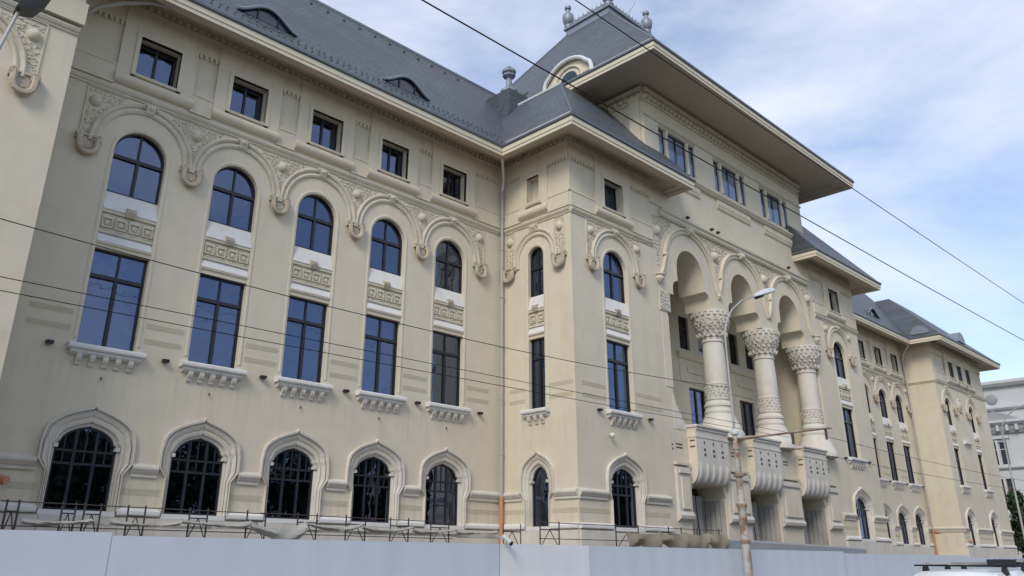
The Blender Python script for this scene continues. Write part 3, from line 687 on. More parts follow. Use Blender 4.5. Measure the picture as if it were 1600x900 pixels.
b.band(hole, 0, 1.7); b.band([hole[-1], hole[0]], 0, .5)
b.wall([(25.6, 7.8), (44.9, 7.8), (44.9, 20.6), (25.6, 20.6)], [hole], 1.7)
for p in portals: b.band(p, 0, 1.6)
for h in tholes: b.band(h, 0, .4, True)
put('wall', b.mesh('wall', 'plaster'), CH, (0, D, 0))
# tower side walls, upper roof of the loggia room, floor, back wall with openings
put('tower_wall', B().add([(25.6, D, 20), (25.6, 9, 20), (25.6, 9, 27.75), (25.6, D, 27.75)], [(0, 1, 2, 3)]).box(25.44, 25.6, D+.2, D+.9, 21.4, 27.0).mesh('tower_wall', 'plaster'), CH)
put('tower_wall', B().add([(44.9, D, 20), (44.9, 9, 20), (44.9, 9, 27.75), (44.9, D, 27.75)], [(0, 1, 2, 3)]).mesh('tower_wall', 'plaster'), CH)
YB = -1.0
doors = [(c-.95, c+.95, 7.8, 11.5) for c in AC]; ups = [(c+q-.55, c+q+.55, 13.85, 16.0) for c in AC for q in (-1.05, 1.05)]
b = B().wall([(25.6, 7.5), (44.9, 7.5), (44.9, 20.6), (25.6, 20.6)], [[(a, z0), (a, z1), (c, z1), (c, z0)] for a, c, z0, z1 in doors+ups], 0)
for a, c, z0, z1 in doors+ups: b.band([(a, z0), (a, z1), (c, z1), (c, z0)], 0, .3, True)
put('loggia_wall', b.mesh('loggia_wall', 'plaster'), CH, (0, YB, 0))
for xa, xb in ((25.62, 26.58), (44.32, 44.88)): put('loggia_side_wall', B().box(xa, xb, D+1.72, YB, 7.8, 20.5).mesh('loggia_side_wall', 'plaster'), CH)
put('loggia_floor', B().box(25.62, 44.88, D+.02, YB-.01, 7.5, 7.8).mesh('loggia_floor', 'stone'), CH)
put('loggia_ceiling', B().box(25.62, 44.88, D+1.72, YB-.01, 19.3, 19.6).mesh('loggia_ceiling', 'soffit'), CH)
for a, c, z0, z1 in doors:
    f = B(); f.box(a, a+.1, .16, .26, z0, z1); f.box(c-.1, c, .16, .26, z0, z1); f.box(a+.1, c-.1, .16, .258, z1-.1, z1); m_ = (a+c)/2; f.box(m_-.06, m_+.06, .15, .255, z0, z1-.1); f.box(a+.1, c-.1, .155, .256, 9.0, 9.15); f.box(a+.1, c-.1, .19, .24, z0, 9.0)
    o = put('loggia_door', f.mesh('loggia_door', 'frame_dark'), CH, (0, YB, 0))
    for xa, xb in ((a+.1, m_-.05), (m_+.05, c-.1)): put('pane', pane([(xa, 9.1), (xb, 9.1), (xb, z1-.08), (xa, z1-.08)], .22), o, (0, YB, 0))
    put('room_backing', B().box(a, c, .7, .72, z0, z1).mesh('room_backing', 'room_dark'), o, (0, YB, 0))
for a, c, z0, z1 in ups:
    f = B(); f.box(a, a+.07, .16, .24, z0, z1); f.box(c-.07, c, .16, .24, z0, z1); f.box(a+.07, c-.07, .16, .238, z1-.07, z1); f.box(a+.07, c-.07, .16, .238, z0, z0+.07); f.box(a+.07, c-.07, .155, .236, 15.2, 15.28)
    o = put('loggia_window', f.mesh('loggia_window', 'frame_dark'), CH, (0, YB, 0))
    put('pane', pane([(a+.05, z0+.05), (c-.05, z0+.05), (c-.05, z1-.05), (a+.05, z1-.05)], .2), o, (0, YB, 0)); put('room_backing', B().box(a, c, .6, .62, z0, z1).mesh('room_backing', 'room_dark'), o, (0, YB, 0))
for c in AC:
    put('loggia_ledge', B().extr_x([(.003, 13.2), (-.1, 13.25), (-.2, 13.45), (-.2, 13.6), (.003, 13.68)], c-2.0, c+2.0).mesh('loggia_ledge', 'plaster'), CH, (0, YB, 0))
    put('loggia_panel', B().box(c-1.9, c+1.9, -.05, .003, 11.75, 11.9).box(c-1.9, c-1.75, -.05, .003, 11.9, 13.18).box(c+1.75, c+1.9, -.05, .003, 11.9, 13.18).box(c-1.0, c+1.0, -.06, .003, 12.4, 12.75).mesh('loggia_panel', 'plaster'), CH, (0, YB, 0))
# tower windows
for k, (a, c) in enumerate(TW):
    wide = c-a > 1
    f = B(); t = .06; f.box(a, a+t, .12, .2, 23.32, 25.44); f.box(c-t, c, .12, .2, 23.32, 25.44); f.box(a+t, c-t, .12, .198, 25.38, 25.44); f.box(a+t, c-t, .12, .198, 23.32, 23.38)
    ps = [(a+.04, c-.04)]
    if wide: m_ = (a+c)/2; f.box(m_-.04, m_+.04, .11, .196, 23.38, 25.38); ps = [(a+.04, m_-.02), (m_+.02, c-.04)]
    o = put('tower_window', f.mesh('tower_window', 'frame_dark'), CH, (0, D, 0))
    for xa, xb in ps: put('pane', pane([(xa, 23.35), (xb, 23.35), (xb, 25.41), (xa, 25.41)], .10, 'glass_clear'), o, (0, D, 0))
    put('blind', B().box(a+.03, c-.03, .205, .22, 23.35, 25.42).mesh('blind', 'white_metal'), o, (0, D, 0))
for gx in (27.15, 33.15, 39.05):
    put('window_post', B().lathe([(.12, 23.32), (.12, 23.7), (.085, 23.75), (.08, 25.05), (.12, 25.15), (.135, 25.44)], gx+.70, .02, 10).mesh('window_post', 'plaster'), CH, (0, D, 0)); put('window_post', B().lathe([(.12, 23.32), (.12, 23.7), (.085, 23.75), (.08, 25.05), (.12, 25.15), (.135, 25.44)], gx+2.86, .02, 10).mesh('window_post', 'plaster'), CH, (0, D, 0))
    put('window_head', B().box(gx-.15, gx+3.7, -.10, .003, 25.55, 25.62).box(gx-.15, gx+3.7, -.05, .003, 25.46, 25.548).mesh('window_head', 'plaster_relief'), CH, (0, D, 0))
    bb = B().extr_x([(.003, 21.95), (-.09, 22.05), (-.12, 22.2), (-.12, 22.6), (.003, 22.6)], gx-.25, gx+3.8)
    for i in range(15): bb.box(gx-.2+i*.265, gx-.05+i*.265, -.155, -.1, 22.25, 22.52)
    put('window_apron', bb.mesh('window_apron', 'plaster_relief'), CH, (0, D, 0))
put('tower_string', B().extr_x([(.003, 22.62), (-.15, 22.66), (-.3, 22.85), (-.3, 22.95), (.003, 22.98)], 25.6, 45.1).mesh('tower_string', 'plaster_relief'), CH, (0, D, 0))
st = B()
for i in range(90): st.extr_x([(0, 23.15), (-.22, 22.99), (-.22, 22.955), (0, 22.955)], 25.62+i*.2155, 25.79+i*.2155)
put('tile_ledge', st.mesh('tile_ledge', 'far_brick'), CH, (0, D, 0), kind='stuff'); MATS['far_brick']
put('tower_band', B().extr_x([(.003, 25.75), (-.06, 25.75), (-.1, 25.85), (-.06, 25.9), (.003, 25.92)], 25.55, 44.95).mesh('tower_band', 'plaster_relief'), CH, (0, D, 0))
for loc, rz, x0, x1 in (((0, D, 0), 0, 25.6, 44.9), ((25.6, 0, 0), R(-90), -9.0, -D)):
    bb = B().extr_x([(.003, 26.7), (-.08, 26.7), (-.12, 26.78), (-.08, 26.82), (.003, 26.84)], x0-.0, x1); n_ = int((x1-x0)/.42)
    for i in range(n_):
        xx = x0+(i+.5)*(x1-x0)/n_; bb.dome((xx, -.003, 27.04), .18, .20, .2, 7); bb.dome((xx+.21, -.003, 27.12), .07, .17, .13, 5)
    bb.extr_x([(.003, 27.25), (-.2, 27.3), (-.28, 27.42), (-.28, 27.5), (.003, 27.55)], x0, x1)
    put('tower_frieze', bb.mesh('tower_frieze', 'plaster_relief'), CH, loc, rz)
# loggia cornice
put('loggia_cornice', B().extr_x([(.003, 19.52), (-.12, 19.52), (-.2, 19.62), (-.2, 19.75), (-.3, 19.85), (-.3, 19.95), (.003, 20.05)], 26.4, 44.1).extr_x([(.003, 20.14), (-.07, 20.14), (-.07, 20.2), (.003, 20.24)], 25.62, 44.88).mesh('loggia_cornice', 'plaster_relief'), CH, (0, D, 0))
for x in (29.2, 31.8, 32.5, 41.5): put('spotlight', spot, CH, (x, D-.05, 12.25))
# archivolts, spandrel reliefs
for c in AC:
    r = 2.5
    hp = [(c-r-.42, 15.95), (c-r-.16, 16.45), (c-r, 17.0)]+arc(c, 16.78, r, math.pi*.985, math.pi*.015, 24)+[(c+r, 17.0), (c+r+.16, 16.45), (c+r+.42, 15.95)]
    o = put('archivolt', B().sweep(hp, [(-.16, .003), (-.16, .08), (-.06, .12), (0, .07), (.06, .16), (.16, .18), (.2, .1), (.2, .003)]).mesh('archivolt', 'plaster', smooth=True), CH, (0, D, 0))
    b = B().extr_x([(0, 19.1), (-.25, 19.1), (-.35, 19.35), (-.3, 19.5), (0, 19.5)], c-.2, c+.2); b.dome((c, -.28, 19.3), .2, .15, .18); b.scroll((c-.3, -.2, 19.3), .15, .05, 0, 1); b.scroll((c+.3, -.2, 19.3), .15, .05, 3.1, -1)
    put('keystone', b.mesh('keystone', 'ornament'), o, (0, D, 0))
rnd = random.Random(11)
for x, wl, wr in ((26.05, .35, 1.5), (32.0, 1.5, 1.5), (37.95, 1.5, 1.5), (43.95, 1.5, .35)):
    b = B().dome((0, 0, 18.55), .30, .28, .32, 12)
    z = 16.6
    while z < 19.45:
        half = max(.10, 2.97-math.sqrt(max(0, 2.86**2-max(0, z-16.75)**2))) if z < 19.55 else 1.5
        x0, x1 = -min(half, wl), min(half, wr); nn = max(1, int((x1-x0)/.2))
        for i in range(nn):
            q = (x0+(i+.5)*(x1-x0)/nn+rnd.uniform(-.02, .02), z+rnd.uniform(-.03, .03))
            if q[0]**2+(q[1]-18.55)**2 < .4**2: continue
            if rnd.random() < .65: b.scroll((q[0], 0, q[1]), .10, .035, rnd.uniform(0, 6.28), rnd.choice((-1, 1)), 6)
            else: b.dome((q[0], 0, q[1]), .08, .08, .08, 5)
        z += .2
    put('spandrel_relief', b.mesh('spandrel_relief', 'ornament', smooth=True), CH, (x, D, 0), kind='stuff')
for x in (26.0, 44.5):
    put('pendant', B().lathe([(.05, 15.45), (.18, 15.55), (.26, 15.7), (.22, 15.86), (.30, 15.92), (.30, 16.0)], 0, -.05, 12).mesh('pendant', 'ornament', smooth=True), CH, (x, D, 0))
# columns
shaft = B().lathe([(.62, 10.95), (.64, 11.2), (.635, 12.4), (.60, 13.25), (.60, 13.30)], 0, 0, 28, cap=False).mesh('column', 'column_stone', smooth=True)
neck = B().lathe([(.60, 13.30), (.66, 13.33), (.66, 13.42), (.62, 13.45), (.62, 13.60), (.68, 13.63), (.68, 13.74), (.64, 13.78)], 0, 0, 28, cap=False).mesh('neck_ring', 'stone', smooth=True)
cb = B().lathe([(.66, 13.72), (.74, 13.86), (.86, 14.1), (.98, 14.35), (1.03, 14.62), (1.05, 14.66), (1.05, 14.98), (1.09, 15.0), (1.09, 15.12)], 0, 0, 28)
rnd = random.Random(5)
for j in range(5):
    nn = 18; zz = 13.92+j*.17; rr = (.78, .87, .96, 1.02, 1.04)[j]
    for i in range(nn):
        a = 2*math.pi*(i+.5*(j % 2))/nn; c = Vector((rr*math.cos(a), rr*math.sin(a), zz)); t = Vector((-math.sin(a), math.cos(a), 0)); k = rnd.uniform(.08, .115)
        cb.tube([c+t*k*math.cos(q)+Vector((0, 0, k*math.sin(q)*.9)) for q in [rnd.random()*6+v*.9 for v in range(6)]], .038, 4, False)
for i in range(20):
    a = 2*math.pi*i/20; ca, sa = math.cos(a), math.sin(a); t = Vector((-sa, ca, 0)); p = Vector((1.09*ca, 1.09*sa, 0))
    cb.add([tuple(p+t*q+Vector((ca*d, sa*d, z))) for q in (-.09, .09) for d in (0, .06) for z in (14.8, 15.05)], [(0, 1, 3, 2), (4, 6, 7, 5), (0, 4, 5, 1), (2, 3, 7, 6), (1, 5, 7, 3), (0, 2, 6, 4)])
for i in range(14):
    a = 2*math.pi*i/14; cb.tube([(.70*math.cos(a), .70*math.sin(a), 13.66), (.80*math.cos(a), .80*math.sin(a), 13.7), (.88*math.cos(a), .88*math.sin(a), 13.86)], [.05, .09, .05], 5)
capital = cb.mesh('capital', 'stone')
rb = B().lathe([(.62, 9.95), (.68, 10.0), (.68, 10.08), (.655, 10.1), (.655, 10.82), (.68, 10.85), (.68, 10.92), (.62, 10.96)], 0, 0, 28, cap=False)
for j in range(4):
    for i in range(16):
        a = 2*math.pi*(i+.5*(j % 2))/16; c = Vector((.66*math.cos(a), .66*math.sin(a), 10.2+j*.17)); t = Vector((-math.sin(a), math.cos(a), 0))
        rb.tube([c+t*.08*math.cos(q)+Vector((0, 0, .07*math.sin(q))) for q in [rnd.random()*6+v*.9 for v in range(6)]], .028, 4, False)
ring = rb.mesh('carved_ring', 'stone')
base = B().lathe([(1.28, 7.8), (1.28, 8.1), (1.22, 8.2), (1.02, 8.7), (.86, 9.05), (.80, 9.2), (.82, 9.24), (.82, 9.36), (.76, 9.42), (.74, 9.56), (.80, 9.62), (.80, 9.74), (.70, 9.82), (.66, 9.95)], 0, 0, 28).mesh('column_base', 'column_stone', smooth=True)
imp = B().loft([[(sx*h, sy*h2, z) for sx, sy in ((-1, -1), (1, -1), (1, 1), (-1, 1))] for h, h2, z in ((.80, .60, 15.10), (.93, .62, 15.13))], True).mesh('impost', 'plaster')
for x in COLX:
    o = put('column', shaft, CH, (x, D+.62, 0))
    for nm, me in (('neck_ring', neck), ('capital', capital), ('carved_ring', ring), ('column_base', base)): put(nm, me, o, (x, D+.62, 0), random.uniform(0, 3))
# left respond
o = put('respond', B().box(26.0, 26.62, -.03, 1.2, 9.9, 13.8).mesh('respond', 'plaster'), CH, (0, D, 0))
cb = B().box(25.9, 26.85, -.06, 1.25, 14.0, 15.1)
for j in range(6):
    for i in range(5): cb.scroll((26.02+i*.18, -.06, 14.1+j*.18), .085, .03, rnd.uniform(0, 6), rnd.choice((-1, 1)), 6)
for j in range(6):
    for i in range(6):
        c = Vector((26.85, .08+i*.2, 14.1+j*.18)); cb.tube([c+Vector((0.01, .085*math.cos(q), .085*math.sin(q))) for q in [v*.9 for v in range(6)]], .03, 4, False)
put('capital', cb.mesh('capital', 'stone'), o, (0, D, 0))
put('column_base', B().extr_y([(26.45, 7.8), (27.6, 7.8), (27.5, 8.05), (27.1, 8.6), (26.85, 9.0), (26.72, 9.1), (26.66, 9.5), (26.5, 9.5)], -.02, 1.2).mesh('column_base', 'column_stone'), o, (0, D, 0))
# balconies with pulvinated bottom
for i, c in enumerate(AC):
    n = 10; pr_ = [(.3, 7.95), (-.56, 7.95), (-.56, 7.84), (-.50, 7.80), (-.50, 6.0)]+[(-.50+.50*(1-math.cos(t)), 6.0-.85*math.sin(t)) for t in [R(90)*k/n for k in range(1, n+1)]]+[(.3, 5.15)]
    bb = B().extr_x(pr_, c-1.6, c+1.5); bb.m[-1] = bb.m[-2] = 1
    o = put('balcony', bb.mesh('balcony', 'stone', 'plaster', smooth=True), CH, (0, D, 0))
    for q in range(5):
        xq = c-1.6+3.1*(q+.5)/5; cv = [(xq, -.23, 6.4), (xq, -.23, 6.0)]+[(xq, -.23+.23*(1-math.cos(t)), 6.0-.56*math.sin(t)) for t in [R(88)*k/7 for k in range(1, 8)]]
        put('balcony_lobe', B().tube(cv, [.24]+[.33]*8, 12).mesh('balcony_lobe', 'stone', smooth=True), o, (0, D, 0))
    put('balcony_cap', B().extr_x([(.2, 7.955), (-.60, 7.955), (-.64, 8.0), (-.64, 8.08), (.2, 8.12)], c-1.66, c+1.56).mesh('balcony_cap', 'stone'), o, (0, D, 0))
    put('balcony_band', B().box(c-1.63, c+1.53, -.53, .003, 7.45, 7.56).mesh('balcony_band', 'stone'), o, (0, D, 0))
    s_ = B()
    for q in (-.85, 0, .85):
        for z in (6.55, 6.8): s_.box(c+q-.09, c+q+.09, -.512, -.49, z, z+.13)
        s_.box(c+q-.05, c+q+.05, -.512, -.49, 7.15, 7.3)
    for z in (6.95, 7.25): s_.box(c-1.612, c-1.59, -.40, -.12, z, z+.07)
    put('balcony_slot', s_.mesh('balcony_slot', 'dark_brown'), o, (0, D, 0), kind='stuff')
for xa, xb in ((26.2, 27.35), (30.95, 33.15), (36.75, 39.15), (42.75, 44.3)):
    m_ = (xa+xb)/2
    o = put('portal_pier', B().box(xa, xb, -.16, .003, 3.6, 5.9).extr_x([(.003, 3.3), (-.22, 3.45), (-.26, 3.6), (-.16, 3.78), (.003, 3.8)], xa-.03, xb+.03).box(xa+.1, xb-.1, -.26, -.161, 5.6, 5.75).mesh('portal_pier', 'stone'), CH, (0, D, 0))
    put('pier_block', B().box(xa+.25, xb-.25, -.24, -.163, 3.9, 5.4).mesh('pier_block', 'plaster'), o, (0, D, 0))
    put('pier_cap', B().box(xa-.05, xb+.05, -.20, .003, 6.0, 6.12).mesh('pier_cap', 'plaster_relief'), o, (0, D, 0))
    sl3 = B()
    for q, z, w3 in ((-.6, 6.75, .05), (-.6, 6.95, .05), (0, 6.85, .28), (0, 7.02, .28)): sl3.box(m_+q-w3, m_+q+w3, -.015, .003, z, z+.06)
    put('pier_slot', sl3.mesh('pier_slot', 'dark_brown'), o, (0, D, 0), kind='stuff')
# portal recess: lining and dust sheets over the doors
for c in AC:
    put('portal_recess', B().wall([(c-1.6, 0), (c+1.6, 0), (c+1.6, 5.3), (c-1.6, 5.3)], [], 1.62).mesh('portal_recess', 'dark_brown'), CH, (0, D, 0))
    for k in range(5):
        put('reveal_board', B().box(c+1.57, c+1.64, .12+k*.3, .36+k*.3, .2, 4.5).mesh('reveal_board', 'tarp'), CH, (0, D, 0))
    for k in range(4):
        xa = c-1.1+k*.66; rows = []
        for z in (.2, 1.6, 3.0, 4.2, 4.75): rows.append([(xa+q*.1, 1.3+.07*math.sin(q*1.3+k+z), z) for q in range(7)])
        put('dust_sheet', B().loft(rows).mesh('dust_sheet', 'tarp', smooth=True), CH, (0, D, 0))

# ---- eaves: soffit, fascia, gutter
def eave(path, o, zt, drop, inner):
    z0 = zt-drop
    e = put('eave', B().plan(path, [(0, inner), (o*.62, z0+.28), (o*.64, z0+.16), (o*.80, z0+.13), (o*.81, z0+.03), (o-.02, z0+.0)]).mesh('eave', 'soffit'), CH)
    put('fascia', B().plan(path, [(o-.02, z0), (o, z0), (o, z0+.16), (o+.04, z0+.18), (o+.04, z0+.40), (o-.02, z0+.40)]).mesh('fascia', 'fascia'), e)
    put('gutter', B().plan(path, [(o-.02, z0+.40), (o+.05, z0+.40), (o+.12, z0+.46), (o+.12, zt-.02), (o+.04, zt+.03), (o-.25, zt+.03)]).mesh('gutter', 'gutter_metal'), e)
eave([(-17, DP), (-3.5, DP), (-3.5, 0), (18.77, 0), (18.77, D), (25.9, D), (25.9, D+1.6)], 1.68, 21.60, .58, 21.74)
eave([(44.35, D+1.6), (44.35, D), (51.8, D), (51.8, 0), (74.1, 0), (74.1, DP), (88.8, DP), (88.8, 20)], 1.68, 21.60, .58, 21.74)
eave([(25.6, 9.0), (25.6, D), (44.9, D), (44.9, 9.0)], 2.95, 27.98, .60, 27.70)

# ---- roofs (thick slabs)
def roof(name, me, **k): return put(name, me, CH, **k)
zt = 21.60; ey = -1.72; ry = 5.0; rz_ = 30.1
b = B(); b.add([(-5, ey, zt), (26, ey, zt), (26, ry, rz_), (-5, ry, rz_), (-5, 11.7, zt), (26, 11.7, zt)], [(0, 1, 2, 3), (3, 2, 5, 4), (0, 3, 4), (1, 5, 2)])
wr = roof('wing_roof', b.mesh('wing_roof', 'slate_x'))
b = B(); b.add([(50, ey, zt), (78, ey, zt), (78, ry, rz_), (50, ry, rz_), (50, 11.7, zt), (78, 11.7, zt)], [(0, 1, 2, 3), (3, 2, 5, 4), (0, 3, 4), (1, 5, 2)])
wr2 = roof('wing_roof', b.mesh('wing_roof', 'slate_x'))
put('ridge_cap', B().tube([(-5, ry, rz_), (23, ry, rz_)], .13, 6).mesh('ridge_cap', 'zinc'), wr); put('ridge_cap', B().tube([(56, ry, rz_), (78, ry, rz_)], .13, 6).mesh('ridge_cap', 'zinc'), wr2)
# snow guards and ladder hooks
b = B(); rnd = random.Random(9); sl = (rz_-zt)/(ry-ey)
for i in range(62):
    x = -2.5+i*.33
    for j in range(2):
        y = ey+.35+.28*j+rnd.uniform(-.05, .05); z = zt+(y-ey)*sl; xx = x+.16*j
        b.box(xx-.03, xx+.03, y-.05, y+.02, z, z+.09)
for i in range(22):
    x = -3+i*1.05; y = ry-.75; z = zt+(y-ey)*sl; b.box(x-.06, x+.06, y-.08, y+.02, z, z+.14)
put('snow_guards', b.mesh('snow_guards', 'gutter_metal'), wr, kind='stuff')
# eyebrow dormers on the wings
def eyebrow(x, par):
    yf = ey+.95; n = 18; hh = .66; hwid = 1.42
    zb = zt+(yf-ey)*sl+.02
    prof_ = [(x-hwid+2*hwid*i/n, zb+hh*(.5-.5*math.cos(2*math.pi*i/n))**.8) for i in range(n+1)]
    rows = [[(px, yf-.12, pz) for px, pz in prof_], [(px, yf+(pz-zb)/sl+.25, pz+.04) for px, pz in prof_]]
    o = put('eyebrow_dormer', B().loft(rows).mesh('eyebrow_dormer', 'slate_x', smooth=True), par)
    put('dormer_trim', B().tube([(px, yf-.12, pz) for px, pz in prof_], .075, 6).mesh('dormer_trim', 'zinc', smooth=True), o)
    inner = [(px, zb+(pz-zb)*.86) for px, pz in prof_ if pz > zb+.08]
    put('pane', B().add([(px, yf, pz) for px, pz in inner]+[(inner[-1][0], yf, zb), (inner[0][0], yf, zb)], [tuple(range(len(inner)+2))]).mesh('pane', 'frame_glass'), o)
    for q in (-.5, .45): put('dormer_mullion', B().box(x+q, x+q+.07, yf-.05, yf-.01, zb, zb+.5).mesh('dormer_mullion', 'frame_dark'), o)
mat('frame_glass', (0.03, 0.035, 0.05), 0.05, 0.9)
for x in (3.85, 11.4): eyebrow(x, wr)
eyebrow(66.5, wr2)
# central pavilion roof: steep hipped skirt, deck on top
s2 = sl; ztop2 = 27.0; h = (ztop2-zt)/s2; ox = 18.77-1.72; oy = D-1.72; rxx = 51.8+1.72
b = B(); b.add([(ox, oy, zt), (ox, 9, zt), (ox+h, 9, ztop2), (ox+h, oy+h, ztop2)], [(0, 3, 2, 1)])
fr_ = put('pavilion_roof', b.mesh('pavilion_roof', 'slate_y'), CH)
put('roof_face', B().add([(ox, oy, zt), (27.6, oy, zt), (27.6, D, zt+(D-oy)*s2), (25.59, D, zt+(D-oy)*s2), (25.59, oy+h, ztop2), (ox+h, oy+h, ztop2)], [(0, 1, 2, 3, 5), (5, 3, 4)]).add([(27.6, oy, zt), (27.6, D, zt), (27.6, D, zt+(D-oy)*s2)], [(0, 1, 2)]).mesh('roof_face', 'slate_x'), fr_)
put('roof_deck', B().add([(ox+h, oy+h, ztop2-.01), (26, oy+h, ztop2-.01), (26, 9, ztop2-.01), (ox+h, 9, ztop2-.01)], [(0, 1, 2, 3)]).mesh('roof_deck', 'slatedeck'), fr_)
put('roof_flashing', B().tube([(ox+h, oy+h, ztop2+.03), (ox+h, 1.2, ztop2+.03)], .11, 6).mesh('roof_flashing', 'white_metal'), fr_)
put('hip_cap', B().tube([(ox, oy, zt), (ox+h, oy+h, ztop2)], .06, 6).mesh('hip_cap', 'gutter_metal'), fr_)
b = B(); b.add([(rxx, oy, zt), (rxx, 9, zt), (rxx-h, 9, ztop2), (rxx-h, oy+h, ztop2)], [(0, 1, 2, 3)])
fr2 = put('pavilion_roof', b.mesh('pavilion_roof', 'slate_y'), CH)
put('roof_face', B().add([(42.6, oy, zt), (rxx, oy, zt), (rxx-h, oy+h, ztop2), (44.92, oy+h, ztop2), (44.92, D, zt+(D-oy)*s2), (42.6, D, zt+(D-oy)*s2)], [(0, 1, 4, 5), (1, 2, 3, 4)]).add([(42.6, oy, zt), (42.6, D, zt), (42.6, D, zt+(D-oy)*s2)], [(0, 1, 2)]).mesh('roof_face', 'slate_x'), fr2)
put('roof_deck', B().add([(rxx-h, oy+h, ztop2-.01), (44.5, oy+h, ztop2-.01), (44.5, 9, ztop2-.01), (rxx-h, 9, ztop2-.01)], [(0, 1, 2, 3)]).mesh('roof_deck', 'slatedeck'), fr2)
put('sunlit_eave_edge', B().tube([(ox+.12, oy+.12, zt+.1), (ox+.12, -1.9, zt+.1)], .07, 6).mesh('sunlit_eave_edge', 'white_metal'), fr_)  # pale tube: sunlight on the eave's edge tiles put into the colour
put('sunlit_eave_edge', B().tube([(25.6-2.85, D-2.85, 28.08), (25.6-2.85, -3.2, 28.08)], .08, 6).mesh('sunlit_eave_edge', 'white_metal'), CH)  # tower eave, left slope: sunlit tile edge painted as a pale tube
# finial pedestals
fin = B().lathe([(.55, 0), (.55, .15), (.34, .3), (.30, .38), (.2, .5), (.17, 1.05), (.26, 1.12), (.40, 1.2), (.42, 1.3), (.30, 1.36), (.44, 1.46), (.46, 1.6), (.30, 1.74), (.14, 1.8), (.16, 1.9), (.05, 2.0)], 0, 0, 8).mesh('finial', 'zinc')
for (x, y, par) in ((21.6, 2.3, fr_), (49.6, 2.3, fr2)):
    hgt = 1.0
    o = put('roof_pedestal', B().loft([[(x+a*k, y+c*k2, z) for a, c in ((-1, -1), (1, -1), (1, 1), (-1, 1))] for k, k2, z in ((1.0, 1.0, 25), (1.0, 1.0, ztop2+hgt), (.25, .25, ztop2+hgt+.62))], True).mesh('roof_pedestal', 'slate_y'), par)
    put('finial', fin, o if False else par, (x, y, ztop2+hgt+.45))
# wing-end cross roof rising behind the pedestal
b = B(); b.add([(ox+h-.01, 3.3, ztop2), (ox+h-.01, 9, ztop2), (24.3, 9, 30.2), (24.3, 3.3, 30.2), (28, 3.3, 30.2), (28, 3.3, ztop2), (28, 9, 30.2)], [(0, 3, 2, 1), (0, 5, 4, 3), (3, 4, 6, 2)])
put('cross_roof', b.mesh('cross_roof', 'slate_y'), fr_)
# tower roof
ez = 27.98; ex0, ex1 = 25.6-2.99, 44.9+2.99; ef = D-2.99; eb = 9.2; cz = 41.1; cx0, cx1, cf, cb_ = 33.2, 38.3, 2.93, 7.0
b = B(); b.add([(ex0, ef, ez), (ex0, eb, ez), (cx0, cb_, cz), (cx0, cf, cz)], [(0, 3, 2, 1)]); b.add([(ex1, ef, ez), (ex1, eb, ez), (cx1, cb_, cz), (cx1, cf, cz)], [(0, 1, 2, 3)])
tr_ = put('tower_roof', b.mesh('tower_roof', 'slate_y'), CH)
put('roof_face', B().add([(ex0, ef, ez), (ex1, ef, ez), (cx1, cf, cz), (cx0, cf, cz)], [(0, 1, 2, 3)]).add([(ex0, eb, ez), (ex1, eb, ez), (cx1, cb_, cz), (cx0, cb_, cz)], [(3, 2, 1, 0)]).mesh('roof_face', 'slate_x'), tr_)
for p, q in (((ex0, ef), (cx0, cf)), ((ex0, eb), (cx0, cb_)), ((ex1, ef), (cx1, cf))): put('hip_cap', B().tube([(*p, ez), (*q, cz)], .09, 6).mesh('hip_cap', 'gutter_metal'), tr_)
cw = put('roof_crest', B().box(cx0-.15, cx1+.15, cf-.15, cb_+.15, cz-.25, cz+.35).box(cx0-.3, cx1+.3, cf-.3, cb_+.3, cz+.352, cz+.5).mesh('roof_crest', 'zinc'), tr_)
crest = B()
def crest_run(p, q):
    p = Vector((*p, 0)); q = Vector((*q, 0)); d = q-p; n_ = max(3, int(d.length/.42)); d /= n_; u_ = d.normalized()
    for i in range(n_):
        c = p+d*(i+.5); c = Vector((c.x, c.y, cz+.5))
        crest.tube([c-u_*.16, c-u_*.14+Vector((0, 0, .35)), c+Vector((0, 0, .55)), c+u_*.14+Vector((0, 0, .35)), c+u_*.16], .06, 5)
        crest.tube([c, c+Vector((0, 0, .5)), c+Vector((0, 0, .75))], [.05, .09, .03], 5)
    crest.tube([Vector((p[0], p[1], cz+.95)), Vector((q[0], q[1], cz+.95))], .05, 5)
    crest.tube([Vector((p[0], p[1], cz+.58)), Vector((q[0], q[1], cz+.58))], .07, 5)
corn = [(cx0, cf), (cx1, cf), (cx1, cb_), (cx0, cb_)]
for i in range(4): crest_run(corn[i], corn[(i+1) % 4])
put('cresting', crest.mesh('cresting', 'zinc'), cw)
fin2 = B().lathe([(.3, 0), (.34, .1), (.34, .3), (.24, .4), (.42, .6), (.48, .95), (.46, 1.3), (.3, 1.5), (.16, 1.6), (.16, 1.85), (.28, 1.95), (.28, 2.15), (.12, 2.3), (.05, 2.35)], 0, 0, 10).mesh('finial', 'zinc', smooth=True)
for p in corn: put('finial', fin2, cw, (*p, cz+.5))
put('aerial', B().tube([(35.6, cf, cz+.9), (36.3, cf-.4, cz+2.4)], .025, 5).mesh('aerial', 'zinc'), cw)
